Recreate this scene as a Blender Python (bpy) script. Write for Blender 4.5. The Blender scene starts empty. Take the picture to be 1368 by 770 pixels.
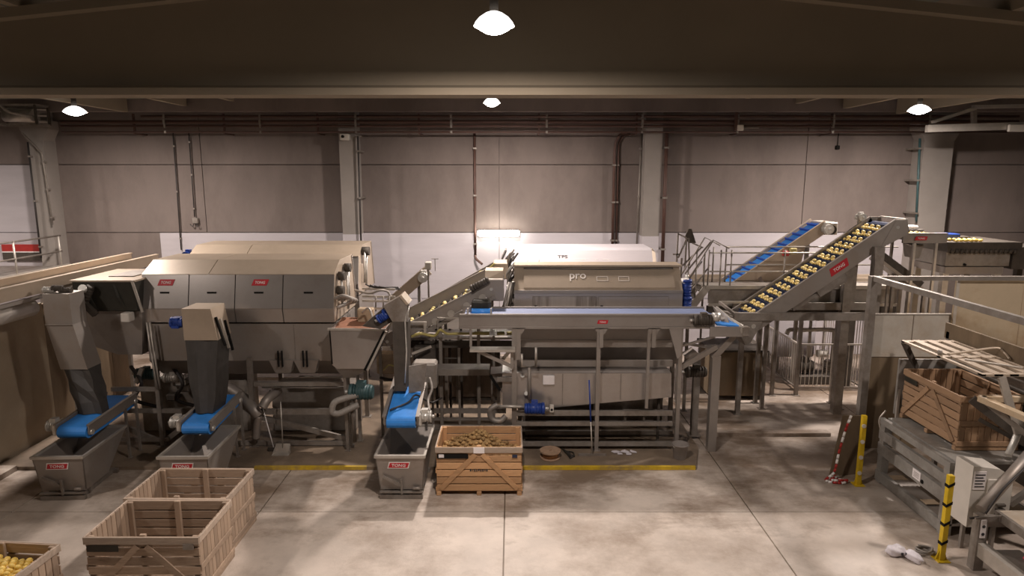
import bpy, math, random
from mathutils import Vector, Matrix
random.seed(7)
scene = bpy.context.scene
COL = scene.collection
PI = math.pi

# ------------------------------------------------------------------ camera
CAM_H, PITCH, FPX = 6.7, math.radians(9.8), 870.0
cam_data = bpy.data.cameras.new('camera')
cam = bpy.data.objects.new('camera', cam_data)
COL.objects.link(cam)
cam.location = (0, 0, CAM_H)
cam.rotation_euler = (PI / 2 - PITCH, 0, 0)
cam_data.sensor_width = 36
cam_data.lens = 36 * FPX / 1368
cam_data.clip_end = 200
scene.camera = cam

# ------------------------------------------------------------------ world, exposure
world = bpy.data.worlds.new('hall_ambient')
scene.world = world
world.use_nodes = True
world.node_tree.nodes['Background'].inputs[0].default_value = (1.0, 0.86, 0.74, 1)
world.node_tree.nodes['Background'].inputs[1].default_value = 0.012
scene.view_settings.view_transform = 'Standard'
scene.view_settings.look = 'None'
scene.view_settings.gamma = 1
scene.view_settings.use_curve_mapping = False
scene.view_settings.exposure = 0.0
LAMP_W = 570.0
LAMP_COL = (1.0, 0.875, 0.80)

# ------------------------------------------------------------------ pixel -> place in the hall
def ray(px, py):
    F = Vector((0, math.cos(PITCH), -math.sin(PITCH)))
    U = Vector((0, math.sin(PITCH), math.cos(PITCH)))
    return F + Vector((1, 0, 0)) * ((px - 684) / FPX) + U * ((385 - py) / FPX)
def at(px, py, Y):
    d = ray(px, py)
    return Vector((0, 0, CAM_H)) + d * (Y / d.y)
def gnd(px, py, Z=0.0):
    d = ray(px, py)
    return Vector((0, 0, CAM_H)) + d * ((Z - CAM_H) / d.z)
def zat(py, Y): return at(684, py, Y).z
def xat(px, Y, Z):
    c = Y * math.cos(PITCH) + (CAM_H - Z) * math.sin(PITCH)
    return (px - 684) * c / FPX

# ------------------------------------------------------------------ materials
def mat(name, col, rough=.6, metal=0.0, var=.15, scale=3.0, bump=0.0, bscale=40.0, stain=None, stain_scale=.6, stain_amt=.5,
        stretch=(1, 1, 1), rnd=0.0, emit=None, spec=.5, coord='pos'):
    m = bpy.data.materials.new(name); m.use_nodes = True
    nt = m.node_tree; N = nt.nodes; L = nt.links
    bs = N['Principled BSDF']
    bs.inputs['Roughness'].default_value = rough
    bs.inputs['Metallic'].default_value = metal
    bs.inputs['Specular IOR Level'].default_value = spec
    if emit:
        bs.inputs['Emission Color'].default_value = (*emit[0], 1)
        bs.inputs['Emission Strength'].default_value = emit[1]
    if coord == 'pos':
        g = N.new('ShaderNodeNewGeometry'); src = g.outputs['Position']
    else:
        g = N.new('ShaderNodeTexCoord'); src = g.outputs['Object']
    mp = N.new('ShaderNodeMapping'); mp.inputs['Scale'].default_value = stretch
    L.new(src, mp.inputs['Vector'])
    n1 = N.new('ShaderNodeTexNoise'); n1.inputs['Scale'].default_value = scale; n1.inputs['Detail'].default_value = 6; n1.inputs['Roughness'].default_value = .65
    L.new(mp.outputs[0], n1.inputs['Vector'])
    r = N.new('ShaderNodeValToRGB')
    r.color_ramp.elements[0].position = .3; r.color_ramp.elements[1].position = .7
    r.color_ramp.elements[0].color = tuple(c * (1 - var) for c in col) + (1,)
    r.color_ramp.elements[1].color = tuple(min(1, c * (1 + var)) for c in col) + (1,)
    L.new(n1.outputs['Fac'], r.inputs['Fac'])
    out = r.outputs['Color']
    if stain:
        n2 = N.new('ShaderNodeTexNoise'); n2.inputs['Scale'].default_value = stain_scale; n2.inputs['Detail'].default_value = 9; n2.inputs['Roughness'].default_value = .7
        L.new(mp.outputs[0], n2.inputs['Vector'])
        r2 = N.new('ShaderNodeValToRGB'); r2.color_ramp.elements[0].position = .46; r2.color_ramp.elements[1].position = .66
        r2.color_ramp.elements[0].color = (0, 0, 0, 1); r2.color_ramp.elements[1].color = (stain_amt,) * 3 + (1,)
        L.new(n2.outputs['Fac'], r2.inputs['Fac'])
        mx = N.new('ShaderNodeMix'); mx.data_type = 'RGBA'
        L.new(r2.outputs['Color'], mx.inputs['Factor']); L.new(out, mx.inputs['A']); mx.inputs['B'].default_value = (*stain, 1)
        out = mx.outputs['Result']
    if rnd:
        oi = N.new('ShaderNodeObjectInfo')
        mr = N.new('ShaderNodeMapRange'); mr.inputs['To Min'].default_value = 1 - rnd; mr.inputs['To Max'].default_value = 1 + rnd
        L.new(oi.outputs['Random'], mr.inputs['Value'])
        hs = N.new('ShaderNodeHueSaturation'); L.new(mr.outputs[0], hs.inputs['Value']); L.new(out, hs.inputs['Color'])
        out = hs.outputs['Color']
    L.new(out, bs.inputs['Base Color'])
    if bump:
        n3 = N.new('ShaderNodeTexNoise'); n3.inputs['Scale'].default_value = bscale; n3.inputs['Detail'].default_value = 4
        L.new(mp.outputs[0], n3.inputs['Vector'])
        b = N.new('ShaderNodeBump'); b.inputs['Strength'].default_value = bump; b.inputs['Distance'].default_value = .02
        L.new(n3.outputs['Fac'], b.inputs['Height']); L.new(b.outputs[0], bs.inputs['Normal'])
    return m

M = {}
M['floor'] = mat('floor_concrete', (.56, .485, .42), .5, var=.14, scale=1.1, bump=.12, bscale=30, stain=(.25, .185, .135), stain_scale=.5, stain_amt=.7)
def add_dirt_shade(m):   # trodden soil in patches; ramp toward the machines also paints in their shade
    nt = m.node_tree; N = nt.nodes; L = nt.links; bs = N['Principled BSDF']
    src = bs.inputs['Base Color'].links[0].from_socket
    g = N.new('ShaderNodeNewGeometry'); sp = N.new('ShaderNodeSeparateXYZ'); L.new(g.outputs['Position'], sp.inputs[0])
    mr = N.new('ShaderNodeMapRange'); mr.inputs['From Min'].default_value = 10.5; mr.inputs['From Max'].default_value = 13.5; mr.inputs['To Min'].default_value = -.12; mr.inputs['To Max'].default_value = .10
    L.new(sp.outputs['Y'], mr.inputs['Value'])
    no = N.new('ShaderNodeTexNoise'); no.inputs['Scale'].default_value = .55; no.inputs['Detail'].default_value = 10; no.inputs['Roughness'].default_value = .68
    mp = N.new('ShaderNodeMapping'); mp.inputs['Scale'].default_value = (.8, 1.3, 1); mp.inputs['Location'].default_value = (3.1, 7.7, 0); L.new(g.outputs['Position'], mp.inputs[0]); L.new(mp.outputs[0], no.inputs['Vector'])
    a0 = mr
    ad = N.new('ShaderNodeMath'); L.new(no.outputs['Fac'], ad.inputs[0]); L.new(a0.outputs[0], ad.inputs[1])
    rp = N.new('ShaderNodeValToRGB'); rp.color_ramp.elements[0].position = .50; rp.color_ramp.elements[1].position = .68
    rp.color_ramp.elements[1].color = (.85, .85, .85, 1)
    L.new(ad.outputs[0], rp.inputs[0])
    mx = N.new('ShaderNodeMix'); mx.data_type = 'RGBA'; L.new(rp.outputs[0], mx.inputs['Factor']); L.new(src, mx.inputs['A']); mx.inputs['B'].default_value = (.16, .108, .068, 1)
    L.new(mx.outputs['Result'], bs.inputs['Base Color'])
add_dirt_shade(M['floor'])
M['plinth'] = mat('damp_concrete', (.21, .16, .115), .5, var=.3, scale=1.2, bump=.2, stain=(.10, .072, .05), stain_scale=.5, stain_amt=.8)
M['wall'] = mat('precast_concrete', (.20, .163, .146), .85, var=.13, scale=.5, bump=.1, bscale=12, stain=(.125, .10, .088), stain_scale=.35, stain_amt=.7, stretch=(1, 1, .45), rnd=.04)
M['whitewall'] = mat('white_painted_block', (.50, .465, .485), .7, var=.06, scale=1.1, bump=.15, bscale=9, stretch=(.5, 1, 3))
M['column'] = mat('column_concrete', (.28, .25, .225), .85, var=.1, scale=.8, bump=.1)
M['girder'] = mat('girder_concrete', (.29, .24, .175), .9, var=.07, scale=.5, bump=.05)
M['roof'] = mat('roof_sheet', (.16, .17, .14), .8, var=.2, scale=.8)
M['pushwall'] = mat('cast_wall_concrete', (.42, .345, .25), .85, var=.12, scale=.7, bump=.15, stain=(.36, .27, .18), stain_scale=.4, stain_amt=.6)
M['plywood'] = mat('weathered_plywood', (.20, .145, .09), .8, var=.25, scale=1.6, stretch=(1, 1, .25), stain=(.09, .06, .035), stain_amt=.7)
M['beigepanel'] = mat('beige_composite_panel', (.52, .42, .29), .6, var=.1, scale=.9, stain=(.34, .19, .08), stain_scale=.55, stain_amt=.75)
M['greypanel'] = mat('pale_weathered_panel', (.52, .48, .42), .6, var=.1, scale=1.1, stain=(.36, .24, .13), stain_scale=.5, stain_amt=.6)
M['steel'] = mat('stainless_sheet', (.43, .395, .37), .30, .62, var=.10, scale=1.6, stain=(.25, .21, .18), stain_scale=.8, stain_amt=.5)
M['steelm'] = mat('dull_stainless', (.36, .325, .295), .5, .55, var=.14, scale=2.2, stain=(.24, .19, .15), stain_scale=1.1, stain_amt=.6)
M['hood'] = mat('cream_hood_sheet', (.48, .39, .30), .40, .3, var=.05, scale=1.0, stain=(.34, .27, .20), stain_scale=.8, stain_amt=.4)
M['streaked'] = mat('mud_streaked_sheet', (.42, .385, .36), .45, .5, var=.1, scale=2, stretch=(5, 1, .22), stain=(.07, .05, .04), stain_scale=.75, stain_amt=.85)
M['galv'] = mat('galvanised_frame', (.30, .27, .24), .55, .45, var=.18, scale=3.5, stain=(.16, .12, .09), stain_scale=1.4, stain_amt=.7)
M['galvl'] = mat('bright_galvanised', (.50, .46, .41), .45, .5, var=.14, scale=3.0)
M['tipgrey'] = mat('tipper_paint', (.31, .295, .27), .5, .2, var=.15, scale=3, stain=(.13, .10, .08), stain_scale=1.2, stain_amt=.6)
M['dark'] = mat('grimy_dark_steel', (.075, .062, .05), .7, .2, var=.3, scale=3)
M['black'] = mat('black_plastic', (.010, .009, .008), .75, var=.2, spec=.15)
M['tarp'] = mat('dark_green_tarpaulin', (.022, .020, .014), .45, var=.3, scale=4, bump=.3, bscale=8)
M['rubber'] = mat('black_rubber_sheet', (.055, .05, .046), .55, var=.3, scale=3, bump=.3, bscale=6, stretch=(1, 1, .5))
M['bluebelt'] = mat('blue_belt', (.04, .25, .72), .4, var=.12, scale=5)
M['bluepale'] = mat('worn_blue_belt', (.17, .205, .33), .55, var=.12, scale=2.5, stretch=(.4, 1, 1))
M['bluedark'] = mat('navy_belt', (.012, .02, .055), .5, var=.2, scale=5)
M['bluemotor'] = mat('blue_motor_paint', (.015, .05, .27), .4, var=.2, scale=8)
M['teal'] = mat('teal_motor_paint', (.045, .095, .10), .5, var=.2, scale=8)
M['alu'] = mat('cast_aluminium', (.66, .64, .6), .4, .6, var=.2, scale=9)
M['red'] = mat('red_sticker', (.52, .018, .03), .45, var=.06, scale=6)
M['white'] = mat('white_print', (.85, .82, .8), .5, var=.03)
M['printdark'] = mat('dark_print', (.03, .03, .035), .5, var=.05)
M['printgrey'] = mat('pale_grey_print', (.80, .74, .68), .5, var=.05)
M['paper'] = mat('white_paper', (.82, .77, .76), .7, var=.04)
M['yellow'] = mat('yellow_paint', (.62, .42, .012), .5, var=.15, scale=6)
M['kerb'] = mat('worn_yellow_edge', (.60, .40, .02), .6, var=.2, scale=4, stain=(.22, .16, .10), stain_scale=1.6, stain_amt=.8)
M['yellowcable'] = mat('yellow_hose', (.45, .38, .13), .5, var=.15, scale=6)
M['pipe'] = mat('brown_pipe', (.10, .052, .04), .55, .1, var=.15, scale=3)
M['hose'] = mat('grey_corrugated_hose', (.30, .27, .24), .55, var=.2, scale=18)
M['cable'] = mat('dark_cable', (.035, .03, .028), .6, var=.2)
M['potato'] = mat('earthy_potato_skin', (.40, .25, .105), .8, var=.3, scale=14, bump=.2, rnd=.28)
M['potatoy'] = mat('washed_potato_skin', (.78, .55, .13), .45, var=.16, scale=9, bump=.1, rnd=.18)
M['potatop'] = mat('pale_washed_potato_skin', (.80, .62, .24), .45, var=.16, scale=9, bump=.1, rnd=.18)
M['earth'] = mat('dark_earth', (.12, .075, .035), .9, var=.3, scale=12)
M['brown_shade'] = mat('brown_shade_sheet', (.085, .06, .043), .7, var=.35, scale=2.0, stretch=(2, 1, .4))  # brown sheet darkened to stand for shade between the machine lines
M['rust'] = mat('rusty_lining', (.26, .12, .07), .8, var=.3, scale=3)
M['blackyellow'] = M['black']
M['ewhite'] = mat('pale_enclosure_paint', (.62, .58, .52), .5, var=.06)
M['redplastic'] = mat('red_plastic', (.42, .03, .025), .5, var=.15)
M['pink'] = mat('pink_paint', (.80, .10, .16), .5, var=.1)
M['bucket'] = mat('grey_bucket_plastic', (.24, .21, .19), .6, var=.15)
M['bag'] = mat('white_polythene', (.72, .68, .72), .35, var=.08, scale=12, bump=.4, bscale=14)
M['reel'] = mat('reel_board', (.36, .24, .16), .75, var=.2, scale=8)
M['copper'] = mat('orange_brown_cable', (.30, .14, .05), .5, var=.2, scale=20)
M['cardboard'] = mat('cardboard', (.40, .30, .20), .8, var=.15)
M['lampwhite'] = mat('lamp_glow', (1, 1, 1), .5, var=.0, emit=((1.0, .95, .9), 30))
M['lampglow'] = mat('glowing_acrylic_reflector', (.9, .88, .85), .4, var=.0, emit=((1.0, .95, .9), 2.0))
M['tubewhite'] = mat('tube_glow', (1, 1, 1), .5, var=.0, emit=((1.0, .96, .84), 9))
M['skylight'] = mat('skylight_sheet', (.55, .56, .54), .5, var=.05)
def woodmat(name, col, stretch, rnd=.22):
    return mat(name, col, .75, var=.22, scale=5.0, stretch=stretch, bump=.25, bscale=18, rnd=rnd, stain=tuple(c * .55 for c in col), stain_scale=2.2, stain_amt=.4, coord='obj')
for key, col in (('fresh', (.55, .32, .16)), ('grey', (.39, .285, .205)), ('dark', (.30, .185, .105)), ('pale', (.50, .395, .31))):
    M[key + '_x'] = woodmat('pine_' + key + '_x', col, (.25, 2, 2))
    M[key + '_z'] = woodmat('pine_' + key + '_z', col, (2, 2, .25))

# ------------------------------------------------------------------ mesh builder
ORIGIN = {}
class B:
    def __init__(s): s.v = []; s.f = []; s.sm = []
    def add(s, vs, fs, smooth=False):
        o = len(s.v); s.v += [Vector(p) for p in vs]
        for f in fs: s.f.append([i + o for i in f]); s.sm.append(smooth)
        return s
    def hexa(s, p):   # 4 bottom, 4 top
        return s.add(p, [(3, 2, 1, 0), (4, 5, 6, 7), (0, 1, 5, 4), (1, 2, 6, 5), (2, 3, 7, 6), (3, 0, 4, 7)])
    def box(s, x0, x1, y0, y1, z0, z1):
        return s.hexa([(x0, y0, z0), (x1, y0, z0), (x1, y1, z0), (x0, y1, z0), (x0, y0, z1), (x1, y0, z1), (x1, y1, z1), (x0, y1, z1)])
    def cbox(s, c, sx, sy, sz): return s.box(c[0] - sx / 2, c[0] + sx / 2, c[1] - sy / 2, c[1] + sy / 2, c[2] - sz / 2, c[2] + sz / 2)
    def bbox(s, x0, x1, y0, y1, z0, z1, b):   # chamfered box
        X = [(x0, x0 + b), (x1, x1 - b)]; Y = [(y0, y0 + b), (y1, y1 - b)]; Z = [(z0, z0 + b), (z1, z1 - b)]
        vs = []; idx = {}
        for i in (0, 1):
            for j in (0, 1):
                for k in (0, 1):
                    idx[i, j, k] = len(vs)
                    vs += [(X[i][0], Y[j][1], Z[k][1]), (X[i][1], Y[j][0], Z[k][1]), (X[i][1], Y[j][1], Z[k][0])]
        fs = []
        for a, t in ((0, 0), (1, 1), (2, 2)):
            for e in (0, 1):
                def I(u, w):
                    l = [0, 0, 0]; l[a] = e; o = [q for q in range(3) if q != a]; l[o[0]] = u; l[o[1]] = w
                    return idx[tuple(l)] + t
                fs.append((I(0, 0), I(1, 0), I(1, 1), I(0, 1)))
        for a in range(3):
            o = [q for q in range(3) if q != a]
            for u in (0, 1):
                for w in (0, 1):
                    def J(e, t):
                        l = [0, 0, 0]; l[a] = e; l[o[0]] = u; l[o[1]] = w
                        return idx[tuple(l)] + t
                    fs.append((J(0, o[0]), J(1, o[0]), J(1, o[1]), J(0, o[1])))
        for k in idx.values(): fs.append((k, k + 1, k + 2))
        return s.add(vs, fs)
    def beam(s, a, b, w, h, up=(0, 0, 1)):
        a = Vector(a); b = Vector(b); d = (b - a).normalized(); u = Vector(up)
        if abs(d.dot(u)) > .98: u = Vector((0, 1, 0))
        r = d.cross(u).normalized(); u = r.cross(d).normalized()
        r *= w / 2; u *= h / 2
        return s.hexa([a - r - u, a + r - u, b + r - u, b - r - u, a - r + u, a + r + u, b + r + u, b - r + u])
    def tube(s, pts, r, n=8, smooth=True):
        pts = [Vector(p) for p in pts]; m = len(pts)
        rs = r if isinstance(r, (list, tuple)) else [r] * m
        t0 = (pts[1] - pts[0]).normalized()
        u = t0.cross(Vector((0, 0, 1)))
        if u.length < .05: u = t0.cross(Vector((0, 1, 0)))
        u.normalize(); vs = []
        for i in range(m):
            t = (pts[min(i + 1, m - 1)] - pts[max(i - 1, 0)]).normalized()
            u = (u - t * u.dot(t)).normalized(); w = t.cross(u)
            for k in range(n):
                a = 2 * PI * k / n
                vs.append(pts[i] + (u * math.cos(a) + w * math.sin(a)) * rs[i])
        fs = [(i * n + k, i * n + (k + 1) % n, (i + 1) * n + (k + 1) % n, (i + 1) * n + k) for i in range(m - 1) for k in range(n)]
        s.add(vs, fs, smooth); o = len(s.v) - m * n
        s.f.append([o + k for k in range(n)][::-1]); s.sm.append(False)
        s.f.append([o + (m - 1) * n + k for k in range(n)]); s.sm.append(False)
        return s
    def cyl(s, a, b, r, n=16, r2=None): return s.tube([a, b], [r, r if r2 is None else r2], n)
    def prism(s, poly, vec):
        poly = [Vector(p) for p in poly]; n = len(poly); v = Vector(vec)
        return s.add(poly + [p + v for p in poly], [tuple(range(n))[::-1], tuple(range(n, 2 * n))] + [(i, (i + 1) % n, n + (i + 1) % n, n + i) for i in range(n)])
    def loft(s, A, C, caps=True):
        n = len(A); fs = [(i, (i + 1) % n, n + (i + 1) % n, n + i) for i in range(n)]
        if caps: fs += [tuple(range(n))[::-1], tuple(range(n, 2 * n))]
        return s.add(list(A) + list(C), fs)
    def obj(s, name, material, parent=None, kind=None):
        me = bpy.data.meshes.new(name)
        if parent is not None: org = ORIGIN[parent.name]
        else:
            xs = [p.x for p in s.v]; ys = [p.y for p in s.v]; zs = [p.z for p in s.v]
            org = Vector(((min(xs) + max(xs)) / 2, (min(ys) + max(ys)) / 2, min(zs)))
        me.from_pydata([tuple(p - org) for p in s.v], [], s.f)
        me.polygons.foreach_set('use_smooth', s.sm)
        me.materials.append(M[material] if isinstance(material, str) else material)
        me.update()
        import bmesh as _b
        bm = _b.new(); bm.from_mesh(me); _b.ops.recalc_face_normals(bm, faces=bm.faces); bm.to_mesh(me); bm.free()
        o = bpy.data.objects.new(name, me); COL.objects.link(o)
        if parent is None: o.location = org
        else: o.parent = parent
        ORIGIN[o.name] = org
        if kind: o['kind'] = kind
        return o

def thing(name, label, cat, loc, group=None):
    o = bpy.data.objects.new(name, None); COL.objects.link(o)
    o.empty_display_size = .2; o.location = loc; ORIGIN[o.name] = Vector(loc)
    o['label'] = label; o['category'] = cat
    if group: o['group'] = group
    return o
def tag(o, label, cat, group=None, kind=None):
    o['label'] = label; o['category'] = cat
    if group: o['group'] = group
    if kind: o['kind'] = kind
    return o
def copy_tree(o, parent=None):
    c = o.copy(); COL.objects.link(c)
    if parent is not None: c.parent = parent
    for ch in list(o.children): copy_tree(ch, c)
    return c
def struct(b, name, material, label, cat, parent=None):
    o = b.obj(name, material, parent)
    if parent is None: tag(o, label, cat, kind='structure')
    return o

# flat lettering as thin mesh
_txt = {}
def text_mesh(txt, shear=0.0):
    if (txt, shear) in _txt: return _txt[txt, shear]
    cu = bpy.data.curves.new('lettering', 'FONT'); cu.body = txt; cu.size = 1; cu.extrude = .004; cu.resolution_u = 3; cu.shear = shear
    cu.offset = .012
    cu.align_x = 'CENTER'; cu.align_y = 'CENTER'
    o = bpy.data.objects.new('lettering', cu); COL.objects.link(o)
    dg = bpy.context.evaluated_depsgraph_get(); me = bpy.data.meshes.new_from_object(o.evaluated_get(dg))
    vs = [v.co.copy() for v in me.vertices]; fs = [tuple(p.vertices) for p in me.polygons]
    xs = [v.x for v in vs]; ys = [v.y for v in vs]
    cx = (min(xs) + max(xs)) / 2; cy = (min(ys) + max(ys)) / 2; w = max(xs) - min(xs); h = max(ys) - min(ys)
    vs = [((v.x - cx) / w, (v.y - cy) / h, v.z) for v in vs]
    bpy.data.objects.remove(o); bpy.data.meshes.remove(me)
    _txt[txt, shear] = (vs, fs)
    return vs, fs
def lettering(parent, txt, c, u, v, w, h, material, shear=0.0, name='lettering', lift=.004):
    u = Vector(u).normalized(); v = Vector(v).normalized(); n = u.cross(v)
    vs, fs = text_mesh(txt, shear); c = Vector(c)
    b = B(); b.add([c + u * (p[0] * w) + v * (p[1] * h) + n * (lift + p[2] * .4) for p in vs], fs)
    return b.obj(name, material, parent)
def plate(parent, name, c, u, v, w, h, material, skew=0.0, t=.006):
    u = Vector(u).normalized(); v = Vector(v).normalized(); n = u.cross(v); c = Vector(c)
    P = [c - u * (w / 2 + skew) - v * (h / 2), c + u * (w / 2 - skew) - v * (h / 2), c + u * (w / 2 + skew) + v * (h / 2), c - u * (w / 2 - skew) + v * (h / 2)]
    return B().prism(P, n * t).obj(name, material, parent)
def sticker(parent, c, u, v, w, h, border=False, txt='TONG'):
    n = Vector(u).normalized().cross(Vector(v).normalized()); c = Vector(c)
    if border:
        s = plate(parent, 'sticker', c, u, v, w, h, 'white', skew=h * .12, t=.004)
        plate(s, 'sticker_field', c + n * .004, u, v, w * .92, h * .80, 'red', skew=h * .12, t=.003)
    else:
        s = plate(parent, 'sticker', c, u, v, w, h, 'red', skew=h * .14, t=.005)
    s['label'] = 'red sticker with white lettering'
    lettering(s, txt, c + n * .006, u, v, w * .62, h * .42, 'white', shear=.2)
    return s

def conveyor(root, A, C, w, ph, belt='bluebelt', side='steelm', over=.07, cleats=0, cleat_h=.05, r=.09, cleat_mat=None, back_over=None):
    """belt from A to C (centre line of belt top), side plates of height ph; returns frame vectors"""
    A = Vector(A); C = Vector(C); d = (C - A).normalized(); L = (C - A).length
    s = d.cross(Vector((0, 0, 1))).normalized(); n = s.cross(d).normalized()
    prof = []
    for k in range(9):
        a = -PI / 2 + PI * k / 8
        prof.append(C - n * r + d * (math.cos(a) * r) + n * (math.sin(a) * r))
    for k in range(9):
        a = PI / 2 + PI * k / 8
        prof.append(A - n * r + d * (math.cos(a) * r) + n * (math.sin(a) * r))
    bw = w - .06
    belt_o = B().prism([p - s * bw / 2 for p in prof], s * bw).obj('belt', belt, root)
    for sg in (-1, 1):
        ov = over if (sg > 0 or back_over is None) else back_over
        o1 = s * (sg * w / 2) + n * ov; o2 = s * (sg * w / 2) + n * (ov - ph)
        e = d * (r * .6)
        b = B().prism([A - e + o1, A - e + o2, C + e + o2, C + e + o1], s * (sg * .03))
        b.beam(A - e + o1 + s * sg * .02, C + e + o1 + s * sg * .02, .075, .03, up=n)
        pl = b.obj('side_plate', side, root)
    for P in (A, C):
        B().cyl(P - n * r - s * (w / 2 + .05), P - n * r + s * (w / 2 + .05), r * .45, 10).obj('roller', 'alu', root)
    for k in range(cleats):
        t = (k + .5) / cleats
        P = A.lerp(C, t)
        B().beam(P + n * cleat_h / 2 - s * bw / 2, P + n * cleat_h / 2 + s * bw / 2, .03, cleat_h, up=n).obj('cleat', cleat_mat or belt, belt_o)
    return d, s, n
def motor(root, c, axis, r, l, material='bluemotor', name='motor', box=True):
    c = Vector(c); a = Vector(axis).normalized()
    b = B().cyl(c - a * l * .35, c + a * l * .38, r * .9, 14)
    for k in range(5): b.cyl(c + a * (l * (-.3 + k * .14)), c + a * (l * (-.3 + k * .14) + l * .05), r, 14)
    b.cyl(c + a * l * .38, c + a * l * .5, r * .98, 14, r * .8)
    b.cyl(c - a * l * .5, c - a * l * .35, r * 1.05, 14)
    m = b.obj(name, material, root)
    B().cyl(c - a * l * .72, c - a * l * .5, r * .3, 8).obj('shaft', 'alu', m)
    if box: B().cbox(c + Vector((0, 0, r * 1.05)), r * 1.1, r * 1.1, r * .7).obj('terminal_box', material, m)
    return m
def leg(root, x, y, z0, z1, w=.09, material='galv', name='leg', foot=True):
    o = B().box(x - w / 2, x + w / 2, y - w / 2, y + w / 2, z0, z1).obj(name, material, root)
    if foot: B().box(x - w, x + w, y - w, y + w, z0, z0 + .015).obj('foot_plate', material, o)
    return o
def bar(root, a, b, w=.07, h=.07, material='galv', name='rail'): return B().beam(a, b, w, h).obj(name, material, root)
def pipe(root, pts, r=.03, material='galv', name='pipe', n=8): return B().tube(pts, r, n).obj(name, material, root)
def curve(pts, m=8):
    """Catmull-Rom through the points"""
    P = [Vector(p) for p in pts]; P = [P[0] * 2 - P[1]] + P + [P[-1] * 2 - P[-2]]; out = []
    for i in range(1, len(P) - 2):
        for k in range(m):
            t = k / m
            out.append(.5 * ((2 * P[i]) + (P[i + 1] - P[i - 1]) * t + (2 * P[i - 1] - 5 * P[i] + 4 * P[i + 1] - P[i + 2]) * t * t + (3 * P[i] - P[i - 1] - 3 * P[i + 1] + P[i + 2]) * t ** 3))
    out.append(P[-2]); return out

# ================================================================== THE HALL
YW = 24.0                                   # face of the rear wall
PLZ = 0.08                                  # top of the machine plinth
# floor: base slab with one object per cast bay, joints between
fl = struct(B().box(-27, 27, -4, 24.3, -.25, -.03), 'floor', 'plinth', 'pale worn concrete floor of the packing hall', 'floor')
FX = [-27, -20.1, -15.1, -10.1, -5.1, -.15, 4.83, 9.8, 14.8, 19.8, 27]
FY = [-4, 2.2, 7.2, 12.2, 17.2, 24.3]
for i in range(len(FX) - 1):
    for j in range(len(FY) - 1):
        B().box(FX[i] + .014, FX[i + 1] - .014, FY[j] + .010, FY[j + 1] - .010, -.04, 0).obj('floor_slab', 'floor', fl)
# plinth under the washing line with its worn yellow edge
pl = struct(B().prism([(-11.9, 14.1, 0), (4.25, 14.1, 0), (4.6, 15.2, 0), (4.6, 23.2, 0), (-11.9, 23.2, 0)], (0, 0, PLZ)), 'concrete_plinth', 'plinth', 'low damp concrete plinth with yellow edge under the washing machines', 'plinth')
for a, b in ((340, 490), (697, 929)):
    xa, xb = xat(a, 14.1, 0), xat(b, 14.1, 0)
    B().box(xa, xb, 14.085, 14.16, .004, PLZ + .006).obj('edge_stripe', 'kerb', pl)
struct(B().box(4.86, 8.3, 16.05, 16.3, 0, .09), 'floor_kerb', 'floor', 'low concrete kerb on the floor beneath the potato elevator', 'kerb')

# rear wall: precast panels
wb = struct(B().box(-27, 27, YW + .12, YW + .3, 0, 11.5), 'wall_back', 'wall', 'grey precast concrete panel wall behind the machines', 'wall')
colx = [xat(50, 23.4, 7.5), xat(466, 23.4, 7), xat(872, 23.4, 7), xat(1250, 23.4, 7)]
WX = [-27, colx[0], (colx[0] + colx[1]) / 2, colx[1], xat(667, YW, 6.5), colx[2], xat(1075, YW, 6.5), colx[3], 27]
for z0, z1 in ((4.63, 7.09), (7.09, 9.55), (9.55, 11.5)):
    for i in range(len(WX) - 1):
        B().box(WX[i] + .012, WX[i + 1] - .012, YW, YW + .14, z0 + .014, z1 - .014).obj('wall_panel', 'whitewall' if (i == 0 and z0 < 7) else 'wall', wb)
WX2 = [-27, colx[0], xat(215, YW, 4.2), colx[1], xat(667, YW, 4.2), colx[2], xat(1075, YW, 4.2), colx[3], 27]
for z0, z1 in ((0, 2.16), (2.16, 4.63)):
    for i in range(len(WX2) - 1):
        white = (i == 0) or (2 <= i <= 6)
        B().box(WX2[i] + .01, WX2[i + 1] - .01, YW - (.03 if white else 0), YW + .14, z0 + .01, z1 - .012).obj('wall_panel', 'whitewall' if white else 'wall', wb)
labels = ['square concrete wall column with a corbel beside the mesh-railed walkway', 'slim concrete wall column with a small camera at its top',
          'concrete wall column with a white lower band between brown down pipes', 'concrete wall column behind the lit steel bracket arm']
for k, x in enumerate(colx):
    w = .30 if k < 3 else .52
    if k == 0: w = .27
    b = B().box(x - w, x + w, 23.35, 24.02, 0, 9.0)
    if k in (0, 3):
        b.prism([(x - w - .22, 23.33, 8.6), (x - w - .22, 23.33, 8.3), (x - w, 23.33, 7.9), (x + w, 23.33, 7.9), (x + w + .22, 23.33, 8.3), (x + w + .22, 23.33, 8.6)], (0, .6, 0))
    c = struct(b, 'concrete_column', 'column', labels[k], 'column')
    if k == 2: B().box(x - w - .006, x + w + .006, 23.335, 23.96, 2.0, 4.55).obj('painted_band', 'whitewall', c)
    if k == 1:
        B().box(x - w - .006, x + w + .006, 23.335, 23.96, 2.0, 4.62).obj('painted_band', 'whitewall', c)

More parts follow.
